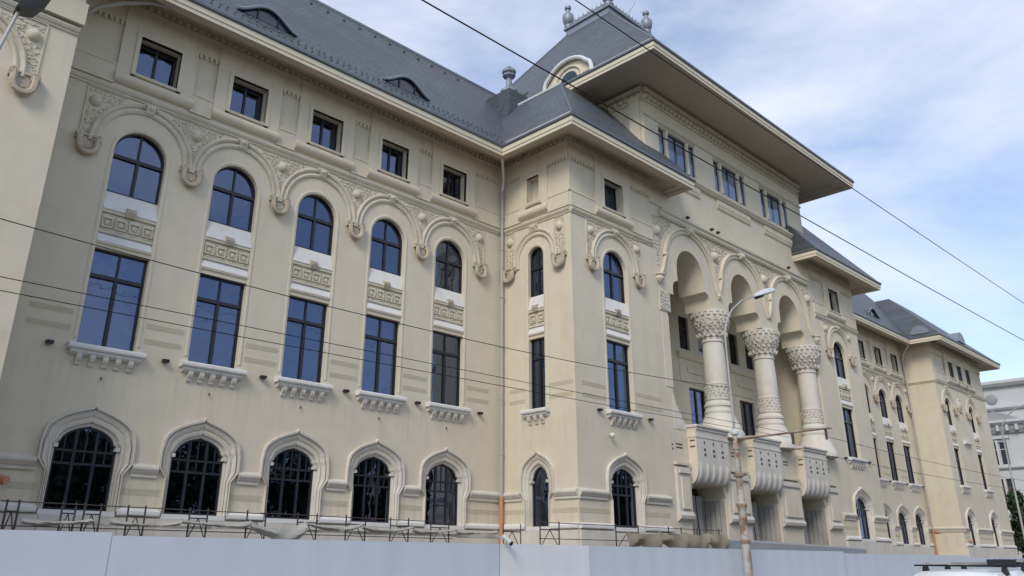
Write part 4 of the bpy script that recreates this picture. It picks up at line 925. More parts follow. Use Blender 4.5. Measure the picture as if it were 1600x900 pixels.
# white framed eyebrow on the tower eave (faces left)
n = 16; X = ex0+.10; yc = -1.5; hwid = 1.35
pf = [(yc-hwid*1.25*math.cos(math.pi*i/n)*(1.0 if .15 < i/n < .85 else 1.1), ez+.02+1.55*math.sin(math.pi*i/n)**.85) for i in range(n+1)]
tsl = (cz-ez)/(cx0-ex0)
o = put('arched_dormer', B().add([(X+.18, y, z) for y, z in pf], [tuple(range(n+1))]).mesh('arched_dormer', 'fascia'), tr_)
put('dormer_roof', B().loft([[(X+.02, y, z+.05) for y, z in pf], [(X+(z-ez)/tsl+.35, y, z+.08) for y, z in pf]]).mesh('dormer_roof', 'slate_y', smooth=True), o)
put('dormer_trim', B().tube([(X, y, z+.03) for y, z in pf], .13, 8).mesh('dormer_trim', 'white_metal', smooth=True), o)
put('dormer_hood', B().tube([(X+.12, yc-hwid*.75*math.cos(math.pi*i/10), ez+.2+.95*math.sin(math.pi*i/10)) for i in range(11)], .07, 6).mesh('dormer_hood', 'fascia', smooth=True), o)
put('pane', B().add([(X+.14, yc-hwid*.45*math.cos(math.pi*i/10), ez+.35+.5*math.sin(math.pi*i/10)) for i in range(11)], [tuple(range(11))]).mesh('pane', 'frame_glass'), o)
# right pavilion roof and its zinc dormer
b = B(); a0, a1, f0 = 74.1-1.72, 88.8+1.72, DP-1.72
b.add([(a0, f0, zt), (a1, f0, zt), (a1, 14, zt), (a0, 14, zt), (a0+6, f0+6, zt+6), (a1-6, f0+6, zt+6), (a1-6, 9, zt+6), (a0+6, 9, zt+6)], [(0, 1, 5, 4), (1, 2, 6, 5), (3, 0, 4, 7), (4, 5, 6, 7), (2, 3, 7, 6)])
rp = put('pavilion_roof', b.mesh('pavilion_roof', 'slate_x'), CH)
put('zinc_dormer', B().extr_y(arc(79.5, 22.0, 1.05, math.pi, 0, 12), f0+.2, f0+3.5).mesh('zinc_dormer', 'zinc', smooth=True), rp)
put('zinc_dormer', B().extr_x([(-2.6+.8*math.cos(t), 21.9+.8*math.sin(t)) for t in [math.pi*i/12 for i in range(13)]], a0+.2, a0+3.5).mesh('zinc_dormer', 'zinc', smooth=True), rp)
b = B(); a0, a1, f0 = -17.0, -3.5+1.72, DP-1.72
b.add([(a0, f0, zt), (a1, f0, zt), (a1, 14, zt), (a0, 14, zt), (a0+6, f0+6, zt+6), (a1-6, f0+6, zt+6), (a1-6, 9, zt+6), (a0+6, 9, zt+6)], [(0, 1, 5, 4), (1, 2, 6, 5), (3, 0, 4, 7), (4, 5, 6, 7), (2, 3, 7, 6)])
put('pavilion_roof', b.mesh('pavilion_roof', 'slate_x'), CH)
# rear block so nothing is hollow from aside
put('rear_wall', B().box(-17, 88.7, 11.5, 20, 0, 21.5).mesh('rear_wall', 'plaster'), CH)

# ---- downpipes
def downpipe(x, y, zb, ztp, orange=True):
    o = put('downpipe', B().tube([(x, y, zb), (x, y, ztp)], .085, 8).mesh('downpipe', 'pipe_grey', smooth=True), CH)
    for z in (6.2, 8.8, 11.4, 14.0, 16.6, 18.4): 
        if zb < z < ztp: put('pipe_clip', B().tube([(x, y, z-.05), (x, y, z+.05)], .115, 8).mesh('pipe_clip', 'pipe_grey'), o)
    put('pipe_neck', B().tube([(x, y, ztp), (x-.1, y-.2, ztp+.6), (x-1.2, y-1.2, 21.05)], .075, 8).mesh('pipe_neck', 'white_metal', smooth=True), o)
    put('pipe_boot', B().tube([(x, y, .14), (x, y, zb)], .095, 8).mesh('pipe_boot', 'pipe_orange', smooth=True), o)
downpipe(18.52, -.24, 4.25, 19.9); downpipe(73.85, -.24, 4.25, 19.9)
o = put('downpipe', B().tube([(-3.2, -.3, 4.2), (-3.2, -.3, 18.9), (-3.1, -.5, 19.6), (-2.6, -.75, 20.2), (-1.9, -.9, 20.65), (-1.0, -1.1, 21.05), (-.2, -1.3, 21.15)], .085, 8).mesh('downpipe', 'pipe_grey', smooth=True), CH)
put('pipe_boot', B().tube([(-3.2, -.3, .14), (-3.2, -.3, 4.2)], .12, 8).mesh('pipe_boot', 'pipe_orange', smooth=True), o)
put('drain_spout', B().tube([(-2.9, -.1, 3.75), (-2.35, -.9, 3.60)], [.17, .13], 10).mesh('drain_spout', 'pipe_orange', smooth=True), CH)
put('drain_spout', B().tube([(74.0, -.3, 4.1), (75.2, -2.95, 3.2)], .13, 8).mesh('drain_spout', 'pipe_orange', smooth=True), CH)

# ================================================================== things in front of the building
# ---- hoarding: one thing, each sheet a part
HY = -11.0
ho = thing('hoarding', 'white sheet metal construction hoarding along the foot of the building', 'fence', (10, HY, 0.13))
def sheet_panel(x0, x1, zt_, m, y=HY):
    b = B(); n_ = max(2, int((x1-x0)/.25)); pf_ = []
    for i in range(n_*4+1):
        k = i % 4; pf_.append((x0+(x1-x0)*i/(n_*4), y+.004*math.sin(i*.37+x0)))
    b.loft([[(x, yy, .14) for x, yy in pf_], [(x, yy, zt_) for x, yy in pf_], [(x, yy+.04, zt_) for x, yy in pf_], [(x, yy+.04, .14) for x, yy in pf_]])
    return put('hoarding_sheet', b.mesh('hoarding_sheet', m), ho)
xs_ = [-16.0, -2.82]
for a, c in zip(xs_, xs_[1:]): sheet_panel(a+.005, c-.005, 2.035, 'hoarding_grey')
xs_ = [-2.82, 7.80]
for a, c in zip(xs_, xs_[1:]): sheet_panel(a+.005, c-.005, 1.975, 'hoarding_grey')
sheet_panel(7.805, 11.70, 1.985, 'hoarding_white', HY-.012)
xs_ = [11.705, 30.0, 47.0, 64.0]
for a, c in zip(xs_, xs_[1:]): sheet_panel(a, c-.006, 1.98 if a < 20 else 1.90 if a < 40 else 1.80, 'hoarding_grey')
rail = B().box(-16, 64, HY+.05, HY+.10, 1.5, 1.56).mesh('back_rail', 'scaffold_steel'); put('back_rail', rail, ho)
for x in [-15+3.6*i for i in range(22)]: put('fence_post', B().box(x, x+.08, HY+.10, HY+.18, .13, 1.7).mesh('fence_post', 'scaffold_steel'), ho)

cc = thing('surveillance_camera', 'small black and white surveillance camera on top of the hoarding below the drainpipe', 'camera', (7.95, HY, 1.98))
put('bracket', B().tube([(7.93, HY+.03, 1.9), (7.93, HY+.03, 2.12), (7.9, HY-.1, 2.16)], .02, 6).mesh('bracket', 'white_metal'), cc)
put('camera_body', B().tube([(7.82, HY-.10, 2.20), (8.0, HY-.22, 2.02)], .06, 8).mesh('camera_body', 'white_metal', smooth=True), cc)
put('camera_lens', B().tube([(8.0, HY-.22, 2.02), (8.05, HY-.25, 1.97)], .065, 8).mesh('camera_lens', 'black_plastic', smooth=True), cc)

# ---- trestle scaffold frames and slung tarpaulins
SY = -1.7
def trestle(x, wdt, where, y=SY, ztp=3.05, lean=0.0):
    t = thing('scaffold_trestle', 'dark steel scaffold trestle '+where, 'scaffold', (x, y, .13), 'scaffold trestles along the facade')
    for q in (0, wdt): put('post', B().tube([(x+q+lean, y, .13), (x+q, y, ztp)], .028, 6).mesh('post', 'scaffold_steel'), t)
    put('top_rail', B().tube([(x, y, ztp-.32), (x+wdt, y, ztp-.32)], .022, 6).mesh('top_rail', 'scaffold_steel'), t)
    for q in (0, 1):
        xa = x if q == 0 else x+wdt
        put('brace', B().tube([(xa, y, ztp-1.0), (x+wdt*(.5 if q == 0 else .5), y, ztp-.32)], .018, 5).mesh('brace', 'scaffold_steel'), t)
    put('lower_rail', B().tube([(x, y, 1.2), (x+wdt, y, 1.2)], .022, 6).mesh('lower_rail', 'scaffold_steel'), t)
    return t
wh = ['at the left edge beside the orange spout', 'under the left half of the leftmost ground window', 'under the right half of the leftmost ground window', 'right of the leftmost ground window',
 'under the second ground window from the left', 'between the second and third ground windows from the left', 'under the third ground window from the left', 'left of the fourth ground window from the left',
 'right of the fourth ground window from the left', 'under the fifth ground window from the left', 'just right of the orange drainpipe foot', 'below the narrow window on the side face', 'below the ground window left of the portal', 'left of the portal by the hanging tarpaulin', 'in front of the left portal opening']
tx = [(-2.42, .31), (-.95, .37), (-.33, .47), (.95, .53), (2.92, .61), (4.95, .70), (6.91, .79), (8.97, .88), (11.03, .89), (13.07, .97)]
for (x, wd), lb in zip(tx, wh): trestle(x-1.0*0, wd, lb)
for (x, wd, y), lb in zip(((16.1, 1.05, -2.8), (14.9, 1.1, -6.0), (19.2, 1.55, -6.3), (23.0, 1.0, -6.3), (25.3, 1.9, -6.3)), wh[10:]): trestle(x, wd, lb, y, 2.95)
gr = thing('guard_rail', 'thin steel guard rail tubes running along the scaffold trestles under the wing', 'rail', (6, SY-.03, 3.0))
for z, x0_, x1_ in ((3.0, -2.6, 5.6), (2.98, 5.4, 14.2), (2.35, -2.6, 14.2)): put('rail', B().tube([(x0_, SY-.05, z), (x1_, SY-.05, z-.04)], .016, 5).mesh('rail', 'scaffold_steel'), gr)
gr = thing('guard_rail', 'thin steel guard rail tubes on the scaffold before the central pavilion', 'rail', (22, -6.35, 2.9))
for z in (2.88, 2.3): put('rail', B().tube([(14.8, -6.05, z), (19.0, -6.36, z), (27.4, -6.36, z)], .016, 5).mesh('rail', 'scaffold_steel'), gr)
pl_ = thing('scaffold_boards', 'weathered planks laid over the scaffold frames under the wing windows', 'planks', (7, SY, 2.2))
rnd = random.Random(21)
for i in range(7):
    x0 = -1.6+i*2.75; b = B().box(x0, x0+2.65, SY+.06+rnd.uniform(0, .06), SY+.55, 2.42+rnd.uniform(-.05, .05), 2.5); put('plank', b.mesh('plank', 'rack_light'), pl_)
def tarp(x0, x1, y, z, sag, lab, seed, hang=.15, m='tarp'):
    r_ = random.Random(seed); n_ = 14; rows = []
    for j in range(6):
        v = j/5; row = []
        for i in range(n_+1):
            u = i/n_; s_ = sag*4*u*(1-u); row.append((x0+(x1-x0)*u, y-.02-.14*math.sin(v*math.pi)+.05*math.sin(9*u+j), z-s_*(1-.2*v)-hang*v*(1+.35*math.sin(5*u+seed))-.03*r_.random()))
        rows.append(row)
    b = B().loft(rows); t = put('tarpaulin', b.mesh('tarpaulin', m, smooth=True), None, (0, 0, 0), label=lab, category='tarpaulin', group='tarpaulins slung between scaffold trestles')
    return t
tarp(-2.0, -.1, SY-.05, 2.62, .10, 'grey beige tarpaulin below the leftmost ground window', 1)
tarp(.4, 2.6, SY-.05, 2.68, .16, 'drooping tarpaulin between leftmost and second ground windows', 2)
tarp(2.6, 5.0, SY-.05, 2.72, .12, 'drooping tarpaulin below the second ground window from left', 3)
tarp(5.0, 7.2, SY-.05, 2.76, .28, 'deep sagging tarpaulin left of the third ground window', 4, .4)
tarp(7.2, 9.6, SY-.05, 2.76, .12, 'tarpaulin slung below the third ground window from left', 5)
tarp(9.6, 12.0, SY-.05, 2.74, .12, 'tarpaulin slung left of the fourth ground window', 6)
tarp(12.0, 14.3, SY-.05, 2.74, .14, 'tarpaulin slung right of the fourth ground window', 7)
tarp(14.3, 16.7, SY-.05, 2.72, .12, 'tarpaulin slung below the fifth ground window', 8)
tarp(19.6, 21.9, -6.5, 2.66, .06, 'sagging brown tarpaulin below the window left of the portal', 9, .75, 'tarp_brown')
tarp(21.9, 24.0, -6.5, 2.76, .14, 'deep sagging brown tarpaulin between that window and the portal', 10, .75, 'tarp_brown')
tarp(24.0, 25.9, -6.5, 2.76, .12, 'sagging brown tarpaulin just left of the portal', 12, .75, 'tarp_brown')
tarp(25.9, 27.4, -6.5, 2.74, .05, 'brown tarpaulin bundled in front of the left portal opening', 11, .75, 'tarp_brown')
# grey apron wall in front of the portals
ap_ = put('portal_apron', B().loft([[(27.2, -6.6, .13), (43.2, -6.6, .13)], [(27.2, -6.6, 2.45), (43.2, -6.6, 2.2)], [(27.3, -6.3, 2.55), (43.2, -6.3, 2.3)], [(27.3, -6.3, .13), (43.2, -6.3, .13)]]).add([(27.2, -6.6, .13), (27.2, -6.6, 2.45), (27.3, -6.3, 2.55), (27.3, -6.3, .13)], [(0, 1, 2, 3)]).mesh('portal_apron', 'bollard_grey'), label='low grey boarded barrier in front of the three portal openings', category='barrier')

# ---- street lamp with tram bracket
lx, ly = 20.2, -11.6
sl_ = thing('street_lamp', 'rust stained tapered street lamp pole with curved arm before the portal', 'street lamp', (lx, ly, .13))
put('pole', B().lathe([(.24, .13), (.24, .5), (.17, .55), (.155, 2.5), (.15, 3.4), (.18, 3.45), (.18, 3.6), (.135, 3.65), (.11, 5.6), (.135, 5.62), (.135, 5.75), (.095, 5.8), (.08, 6.2)], lx, ly, 14).mesh('pole', 'pole_paint', smooth=True), sl_)
put('upper_pole', B().tube([(lx, ly, 6.1), (lx, ly, 10.3)], [.055, .035], 8).mesh('upper_pole', 'pipe_grey', smooth=True), sl_)
put('finial', B().lathe([(.02, 6.16), (.16, 6.2), (.17, 6.3), (.1, 6.4), (.02, 6.45)], lx, ly, 10).mesh('finial', 'lamp_shell', smooth=True), sl_)
pa = [(lx, ly, 10.3), (lx+.25, ly, 10.9), (lx+.8, ly, 11.5), (lx+1.7, ly, 12.1), (lx+2.9, ly, 12.55)]
put('arm', B().tube(pa, .034, 8).mesh('arm', 'pipe_grey', smooth=True), sl_)
hd = B(); ax0 = Vector(pa[-1]); dv = Vector((1, .0, .38)).normalized(); sv = Vector((-.08, 1, 0)).normalized(); uv = dv.cross(sv)
rows = []
for t, wd, ht in ((0, .08, .07), (.3, .16, .13), (.75, .25, .19), (1.25, .27, .20), (1.75, .22, .15), (2.0, .08, .05)):
    c = ax0+dv*t; rows.append([tuple(c+sv*wd*math.cos(a)+uv*ht*math.sin(a)*(1.0 if math.sin(a) > 0 else .45)) for a in [2*math.pi*q/12 for q in range(12)]])
hd.loft(rows, True); hd.add(rows[0], [tuple(range(12))]); hd.add(rows[-1], [tuple(range(12))])
h_ = put('lamp_head', hd.mesh('lamp_head', 'lamp_shell', smooth=True), sl_)
gb = B(); rows = []
for t, wd in ((.12, .1), (.35, .17), (.6, .19), (.75, .1)):
    c = ax0+dv*t-uv*.06; rows.append([tuple(c+sv*wd*math.cos(a)+uv*.09*math.sin(a)) for a in [math.pi+math.pi*q/8 for q in range(9)]])
gb.loft(rows); put('lamp_bowl', gb.mesh('lamp_bowl', 'car_dark', smooth=True), h_)
bk = put('wire_bracket', B().tube([(lx-.1, ly, 6.0), (lx+8.9, ly, 7.42)], .045, 6).mesh('wire_bracket', 'rust'), sl_)
for q in (.55, .93): put('insulator', B().tube([(lx+8.9*q, ly, 6.0+1.42*q), (lx+8.9*q, ly, 5.5+1.42*q)], .06, 6).mesh('insulator', 'dark_brown'), bk)
for z in (2.2, 3.5, 4.6): put('pole_band', B().lathe([(.2, z), (.2, z+.1)], lx, ly, 12).mesh('pole_band', 'rust'), sl_)

# ---- overhead wires
def wire(p, q, r, sag, lab):
    p, q = Vector(p), Vector(q); n_ = 24
    pts = [p+(q-p)*(i/n_)-Vector((0, 0, sag*4*(i/n_)*(1-i/n_))) for i in range(n_+1)]
    put('overhead_wire', B().tube(pts, r, 5).mesh('overhead_wire', 'cable'), None, (0, 0, 0), label=lab, category='wire', group='overhead wires along the street')
wire((-4, -18, 11.6), (75, -18, 13.4), .017, .25, 'thick black cable crossing the sky in front of the tower windows, lower of two')
wire((-2, -17, 15.35), (80, -17, 16.9), .017, .2, 'thick black cable crossing the sky over the tower eave, upper of two')
wire((-14, -11.6, 7.95), (lx, ly, 8.05), .011, .62, 'black wire ending at the street lamp pole, highest across the wing windows')
wire((-14, -12, 6.3), (lx+4.5, ly, 6.75), .009, .08, 'thin wire across the wing windows, middle of three')
wire((-14, -12, 6.05), (lx+4.5, ly, 6.55), .009, .10, 'thin wire across the wing windows, lowest of three')
wire((lx+8.5, ly, 6.95), (105, -10, 8.9), .011, .6, 'thin wire running right from the rusty lamp bracket, upper one')
wire((lx+5, ly, 6.1), (105, -10.5, 7.9), .01, .5, 'thin wire running right from the rusty lamp bracket, lower one')

# ---- floodlight on a slanted arm, top left corner
fl = thing('street_lamp', 'black boxed floodlight on a slanted grey arm at the top left corner', 'street lamp', (-6.85, -8.2, .13))
put('pole', B().tube([(-6.85, -8.2, .13), (-6.85, -8.2, 10.2), (-6.6, -8.1, 11.2), (-6.08, -8, 14.25)], [.1, .07, .055, .04], 8).mesh('pole', 'pipe_grey', smooth=True), fl)
hb = B().loft([[(-6.2, -8.25, 14.15), (-5.78, -8.35, 14.22), (-5.72, -7.75, 14.32), (-6.14, -7.65, 14.25)], [(-6.12, -8.3, 14.42), (-5.62, -8.45, 14.62), (-5.5, -7.7, 14.75), (-6.02, -7.55, 14.55)], [(-6.0, -8.2, 14.85), (-5.5, -8.3, 15.0), (-5.4, -7.7, 15.1), (-5.9, -7.6, 14.95)]], True)
o = put('floodlight_head', hb.add([(-6.2, -8.25, 14.15), (-5.78, -8.35, 14.22), (-5.72, -7.75, 14.32), (-6.14, -7.65, 14.25)], [(0, 1, 2, 3)]).add([(-6.0, -8.2, 14.85), (-5.5, -8.3, 15.0), (-5.4, -7.7, 15.1), (-5.9, -7.6, 14.95)], [(0, 1, 2, 3)]).mesh('floodlight_head', 'black_plastic'), fl)

# ---- far white building at the end of the street (faces left)
FX = 125.0; FYO = 11.0
fb = thing('town_house', 'distant white neoclassical town house with round attic medallion at the street end', 'building', (FX+8, -6, 0))
Wd = 34.0
fw_ = []
for i in range(4):
    u0 = 4.0+i*7.6
    for z0_, z1_ in ((14.3, 17.5), (8.6, 12.4), (2.5, 6.5)):
        for q in (-1.35, 0, 1.35): fw_.append((u0+q-.52, u0+q+.52, z0_, z1_))
b = B().wall([(0, 0), (Wd, 0), (Wd, 25.2), (0, 25.2)], [[(a, z0), (a, z1), (c, z1), (c, z0)] for a, c, z0, z1 in fw_])
for a, c, z0, z1 in fw_: b.band([(a, z0), (a, z1), (c, z1), (c, z0)], 0, .35, True)
b.add([(0, 0, 0), (0, 0, 25.2), (0, 18, 25.2), (0, 18, 0)], [(0, 1, 2, 3)]); b.add([(0, 0, 25.2), (Wd, 0, 25.2), (Wd, 18, 25.2), (0, 18, 25.2)], [(0, 1, 2, 3)]); b.add([(Wd, 0, 0), (Wd, 0, 25.2), (Wd, 18, 25.2), (Wd, 18, 0)], [(0, 1, 2, 3)])
FL_ = (FX, FYO, 0); FRZ = R(-90)
put('wall', b.mesh('wall', 'far_wall'), fb, FL_, FRZ)
for k, (a, c, z0, z1) in enumerate(fw_):
    f = B(); f.box(a, a+.08, .2, .3, z0, z1); f.box(c-.08, c, .2, .3, z0, z1); f.box(a+.08, c-.08, .2, .298, z1-.1, z1); f.box(a+.08, c-.08, .2, .298, z0+(z1-z0)*.66, z0+(z1-z0)*.66+.1); f.box(a+.08, c-.08, .2, .298, z0, z0+.08)
    o = put('window', f.mesh('window', 'far_wall' if z0 > 13 else 'far_brick'), fb, FL_, FRZ)
    put('pane', B().add([(a, .27, z0), (c, .27, z0), (c, .27, z1), (a, .27, z1)], [(0, 1, 2, 3)]).mesh('pane', 'frame_glass'), o, FL_, FRZ)
for nm, z0, z1, pr__, m in (('cornice', 25.2, 26.0, .9, 'far_wall'), ('attic_band', 21.9, 22.4, .5, 'far_wall'), ('dark_eave', 18.6, 19.7, .5, 'far_grey'), ('eave_cornice', 19.7, 20.4, 1.1, 'far_wall'), ('sill_band', 13.7, 14.1, .4, 'far_wall'), ('floor_band', 7.4, 8.0, .4, 'far_wall')):
    put(nm, B().extr_x([(.003, z0), (-pr__*.6, z0), (-pr__, z0+(z1-z0)*.5), (-pr__, z1), (.003, z1)], -.3, Wd+.3).mesh(nm, m), fb, FL_, FRZ)
for i in range(28): put('eave_bracket', B().box(.4+i*1.2, .75+i*1.2, -.9, -.503, 18.9, 19.69).mesh('eave_bracket', 'far_wall'), fb, FL_, FRZ)
for i in range(4):
    u0 = 5.2+i*7.6
    put('medallion', B().dome((u0, 0, 23.5), .8, .25, .8, 14).mesh('medallion', 'far_grey'), fb, FL_, FRZ)
    put('pediment', B().extr_y([(u0-3.2, 20.45), (u0+3.2, 20.45), (u0, 21.85)], -.5, -.05).mesh('pediment', 'far_grey'), fb, FL_, FRZ)
    u1 = 4.0+i*7.6
    for q in (-2.1, -.675, .675, 2.1): put('pilaster', B().box(u1+q-.13, u1+q+.13, -.18, .003, 14.1, 17.9).mesh('pilaster', 'far_wall'), fb, FL_, FRZ)
    put('window_head', B().box(u1-2.4, u1+2.4, -.35, .003, 17.9, 18.3).mesh('window_head', 'far_wall'), fb, FL_, FRZ)

# ---- trees
def leaf_tree(name, lab, x, y, hgt, rad, nleaf, seed, lsize, conical=False, z0=1.2):
    r_ = random.Random(seed); t = thing(name, lab, 'tree', (x, y, 0))
    tk = B().tube([(x, y, 0), (x+.1, y, hgt*.35), (x-.05, y+.1, hgt*.7), (x, y, hgt*.93)], [rad*.10, rad*.075, rad*.045, .02], 8)
    for i in range(9):
        a = r_.uniform(0, 6.28); zz = hgt*r_.uniform(.25, .75); e = rad*r_.uniform(.4, .8); tk.tube([(x, y, zz), (x+e*.5*math.cos(a), y+e*.5*math.sin(a), zz+e*.35), (x+e*math.cos(a), y+e*math.sin(a), zz+e*.6)], [rad*.035, rad*.025, .01], 5)
    put('trunk', tk.mesh('trunk', 'bark'), t)
    b = B(); clumps = []
    for i in range(34):
        zz = z0+(hgt-z0)*r_.random()**.8; f_ = (zz-z0)/(hgt-z0); rm = rad*((1-f_)**.7 if conical else math.sqrt(max(.03, 1-(2*f_-.95)**2)))
        a = r_.uniform(0, 6.28); q = rm*math.sqrt(r_.random()); clumps.append((x+q*math.cos(a), y+q*math.sin(a), zz, rad*r_.uniform(.2, .42)))
    for i in range(nleaf):
        c = r_.choice(clumps); d = Vector((r_.gauss(0, 1), r_.gauss(0, 1), r_.gauss(0, 1))).normalized()*c[3]*r_.random()**.4
        p = Vector(c[:3])+d; n_ = Vector((r_.gauss(0, 1), r_.gauss(0, 1), r_.gauss(0, 1)+.6)).normalized(); u_ = n_.orthogonal().normalized(); v_ = n_.cross(u_); q = lsize*r_.uniform(.6, 1.3)
        b.add([p-u_*q, p+v_*q*.5, p+u_*q, p-v_*q*.5], [(0, 1, 2, 3)])
    put('crown', b.mesh('crown', 'leaf'), t); return t
leaf_tree('conifer_tree', 'dark green narrow tree at the right edge before the distant town house', 104, .2, 9.0, 2.0, 5000, 4, .28, True)
leaf_tree('street_tree', 'low dark bushy tree at the right edge behind the last pavilion', 101, -3.4, 6.2, 1.9, 4500, 5, .28)
# bare street lamp at far right
fs = thing('street_lamp', 'thin grey distant street lamp with curved arm before the white town house', 'street lamp', (100, -.9, 0))
put('pole', B().tube([(100, -.9, 0), (100, -.9, 15.0)], [.14, .08], 8).mesh('pole', 'pipe_grey', smooth=True), fs)
put('arm', B().tube([(100, -.9, 15.0), (100, -1.0, 16.2), (100, -1.6, 17.3), (100, -2.7, 18.1), (100, -4.2, 18.6)], .07, 6).mesh('arm', 'pipe_grey', smooth=True), fs)
put('lamp_head', B().tube([(100, -4.1, 18.6), (100, -4.5, 18.75), (100, -5.4, 18.8)], [.1, .2, .12], 8).mesh('lamp_head', 'lamp_shell', smooth=True), fs)
# park trees across the street (behind the viewer; seen only mirrored in the ground floor windows)
b = B(); r_ = random.Random(77)
for i in range(20):
    cx, cy, hh = -40+i*9+r_.uniform(-3, 3), -56+r_.uniform(-6, 4), r_.uniform(14, 18)
    b.tube([(cx, cy, 0), (cx+.3, cy, hh*.5), (cx, cy, hh*.8)], [.4, .28, .1], 6)
    for k in range(2600):
        d = Vector((r_.gauss(0, 1), r_.gauss(0, 1), r_.gauss(0, 1))).normalized()*r_.random()**.45; p = Vector((cx+d.x*6.5, cy+d.y*6, hh*.55+d.z*hh*.48)); n_ = Vector((r_.gauss(0, 1), r_.gauss(0, 1), r_.gauss(0, 1))).normalized(); u_ = n_.orthogonal().normalized(); v_ = n_.cross(u_); q = r_.uniform(.35, .7)
        b.add([p-u_*q, p+v_*q*.6, p+u_*q, p-v_*q*.6], [(0, 1, 2, 3)])
put('park_trees', b.mesh('park_trees', 'leaf'), kind='stuff', label='dark row of park trees across the street', category='trees')

# ---- parked estate car with loaded roof rack
cy_ = -23.6; CARX = 5.9; _n0 = len(col.objects)
car = thing('parked_car', 'white estate car with a loaded roof rack at the lower right corner', 'car', (.8, cy_, 0))
sec = [(-1.75, .62, .45, .95, .74), (-1.70, .80, .30, 1.02, .80), (-1.25, .86, .26, 1.05, .84), (-.3, .87, .24, 1.03, .86), (1.2, .87, .24, 1.0, .87), (2.2, .86, .26, .95, .85), (2.95, .80, .32, .82, .76), (3.2, .62, .42, .70, .58)]
rows = []
for x, wd, zb, zs, wt in sec: rows.append([(x, cy_-wd, zb+.12), (x, cy_-wd, zs-.1), (x, cy_-wt, zs), (x, cy_, zs+.03), (x, cy_+wt, zs), (x, cy_+wd, zs-.1), (x, cy_+wd, zb+.12), (x, cy_+wd*.9, zb), (x, cy_-wd*.9, zb)])
bb = B().loft(rows, True); bb.add(rows[0], [tuple(range(9))]); bb.add(rows[-1], [tuple(range(9))])
put('body', bb.mesh('body', 'car_paint', smooth=True), car)
cabs = [(-1.62, .80, 1.02, .97), (-.98, .66, 1.36, 1.49), (-.75, .64, 1.40, 1.535), (.4, .66, 1.42, 1.56), (1.3, .64, 1.38, 1.52), (1.62, .60, 1.28, 1.42), (2.55, .70, .94, .96)]
rows = [[(x, cy_-wd-.08, .98), (x, cy_-wd, zs), (x, cy_-wd*.82, zt2-.012), (x, cy_, zt2), (x, cy_+wd*.82, zt2-.012), (x, cy_+wd, zs), (x, cy_+wd+.08, .98)] for x, wd, zs, zt2 in cabs]
gl_ = B().loft(rows); put('cabin_glass', gl_.mesh('cabin_glass', 'frame_glass', smooth=True), car)
rows = [[(x-.03, cy_-wd*.99, zs+.015), (x-.03, cy_-wd*.82, zt2+.006), (x-.03, cy_, zt2+.02), (x-.03, cy_+wd*.82, zt2+.006), (x-.03, cy_+wd*.99, zs+.015)] for x, wd, zs, zt2 in [(-1.35, .72, 1.2, 1.27)]+cabs[1:6]]
rf_ = put('car_roof', B().loft(rows).mesh('car_roof', 'car_paint', smooth=True), car)
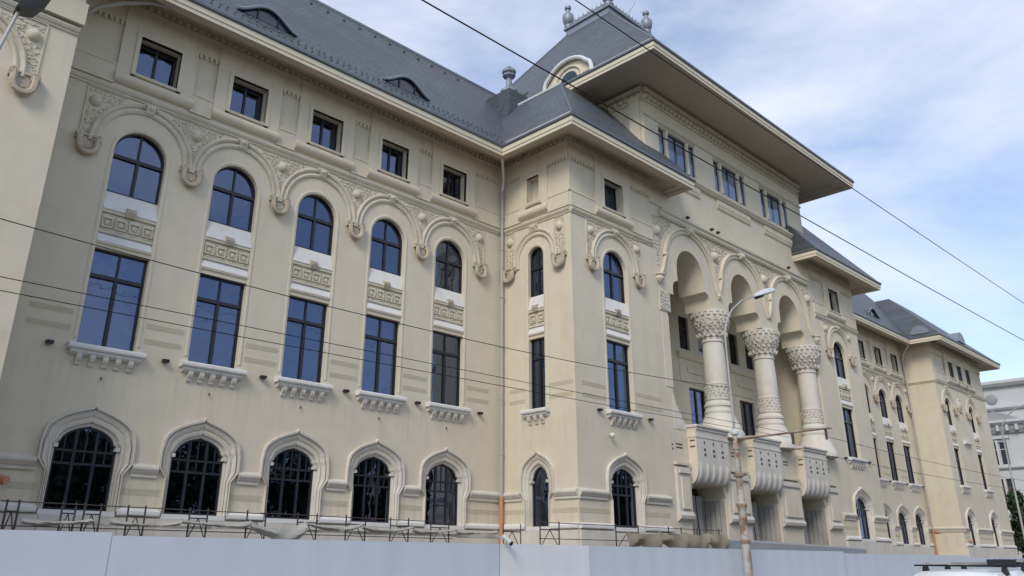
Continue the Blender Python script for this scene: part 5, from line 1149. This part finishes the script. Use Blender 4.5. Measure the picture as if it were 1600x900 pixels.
for sg in (-1, 1):
    for x, zz in ((-.35, 1.0), (.75, 1.0)): put('pillar', B().tube([(x, cy_+sg*.74, .98), (x+.03, cy_+sg*.66, 1.42)], .05, 6).mesh('pillar', 'car_paint'), car)
    for x in (-1.0, 2.15):
        w_ = put('wheel', B().tube([(x, cy_+sg*.72, .33), (x, cy_+sg*.90, .33)], .33, 20).mesh('wheel', 'tyre', smooth=True), car); put('rim', B().tube([(x, cy_+sg*.88, .33), (x, cy_+sg*.915, .33)], .21, 16).mesh('rim', 'alloy', smooth=True), w_)
    put('headlight', B().box(3.0, 3.14, cy_+sg*.55-.12, cy_+sg*.55+.12, .62, .74).mesh('headlight', 'lamp_shell'), car)
    put('tail_light', B().box(-1.77, -1.70, cy_+sg*.66-.08, cy_+sg*.66+.08, .7, 1.0).mesh('tail_light', 'far_brick'), car)
rk = thing('roof_rack', 'black roof rack bars clamped on the white estate car', 'roof rack', (.8, cy_, 1.56))
for x in (-.45, .55, 1.35):
    put('cross_bar', B().box(x-.03, x+.03, cy_-.72, cy_+.72, 1.60, 1.625).mesh('cross_bar', 'black_plastic'), rk)
    for sg in (-1, 1): put('rack_foot', B().extr_x([(cy_+sg*.56-.05, 1.49), (cy_+sg*.56+.05, 1.49), (cy_+sg*.56+.025, 1.60), (cy_+sg*.56-.025, 1.60)], x-.05, x+.05).mesh('rack_foot', 'black_plastic'), rk)
lad = thing('ladder', 'grey aluminium ladder lying flat on the roof rack of the white car', 'ladder', (.8, cy_+.2, 1.63))
for dy in (.05, .42): put('ladder_rail', B().box(-.85, 2.6, cy_+dy, cy_+dy+.03, 1.627, 1.665).mesh('ladder_rail', 'pipe_grey'), lad)
for i in range(11): put('rung', B().tube([(-.65+i*.3, cy_+.08, 1.645), (-.65+i*.3, cy_+.42, 1.645)], .014, 6).mesh('rung', 'pipe_grey'), lad)
bar = put('black_bar', B().box(-.86, -.20, cy_-.52, cy_-.46, 1.60+.027, 1.66).mesh('black_bar', 'black_plastic'), None, label='short black bar lying on the left end of the roof rack', category='bar')
bx_ = thing('tube_bundle', 'bundle of dark blue tubes strapped on the roof rack of the white car', 'tubes', (1.4, cy_-.2, 1.63))
for i in range(4): put('tube', B().tube([(.62+.05*(i % 2), cy_-.45+i*.11, 1.672), (2.55, cy_-.45+i*.11, 1.672)], .045, 8).mesh('tube', 'rack_blue', smooth=True), bx_)
put('tube_cap', B().box(.36, .46, cy_-.5, cy_-.1, 1.63, 1.71).mesh('tube_cap', 'black_plastic'), bx_)
for i in range(2): put('pale_slat', B().box(.46, .82, cy_-.50+.16*i, cy_-.38+.16*i, 1.672, 1.705).mesh('pale_slat', 'rack_light'), bx_)
for o in list(col.objects)[_n0:]:
    if o.parent is None: o.location.x += CARX; o.location.z -= .045 if o.name != 'parked_car' else 0.06
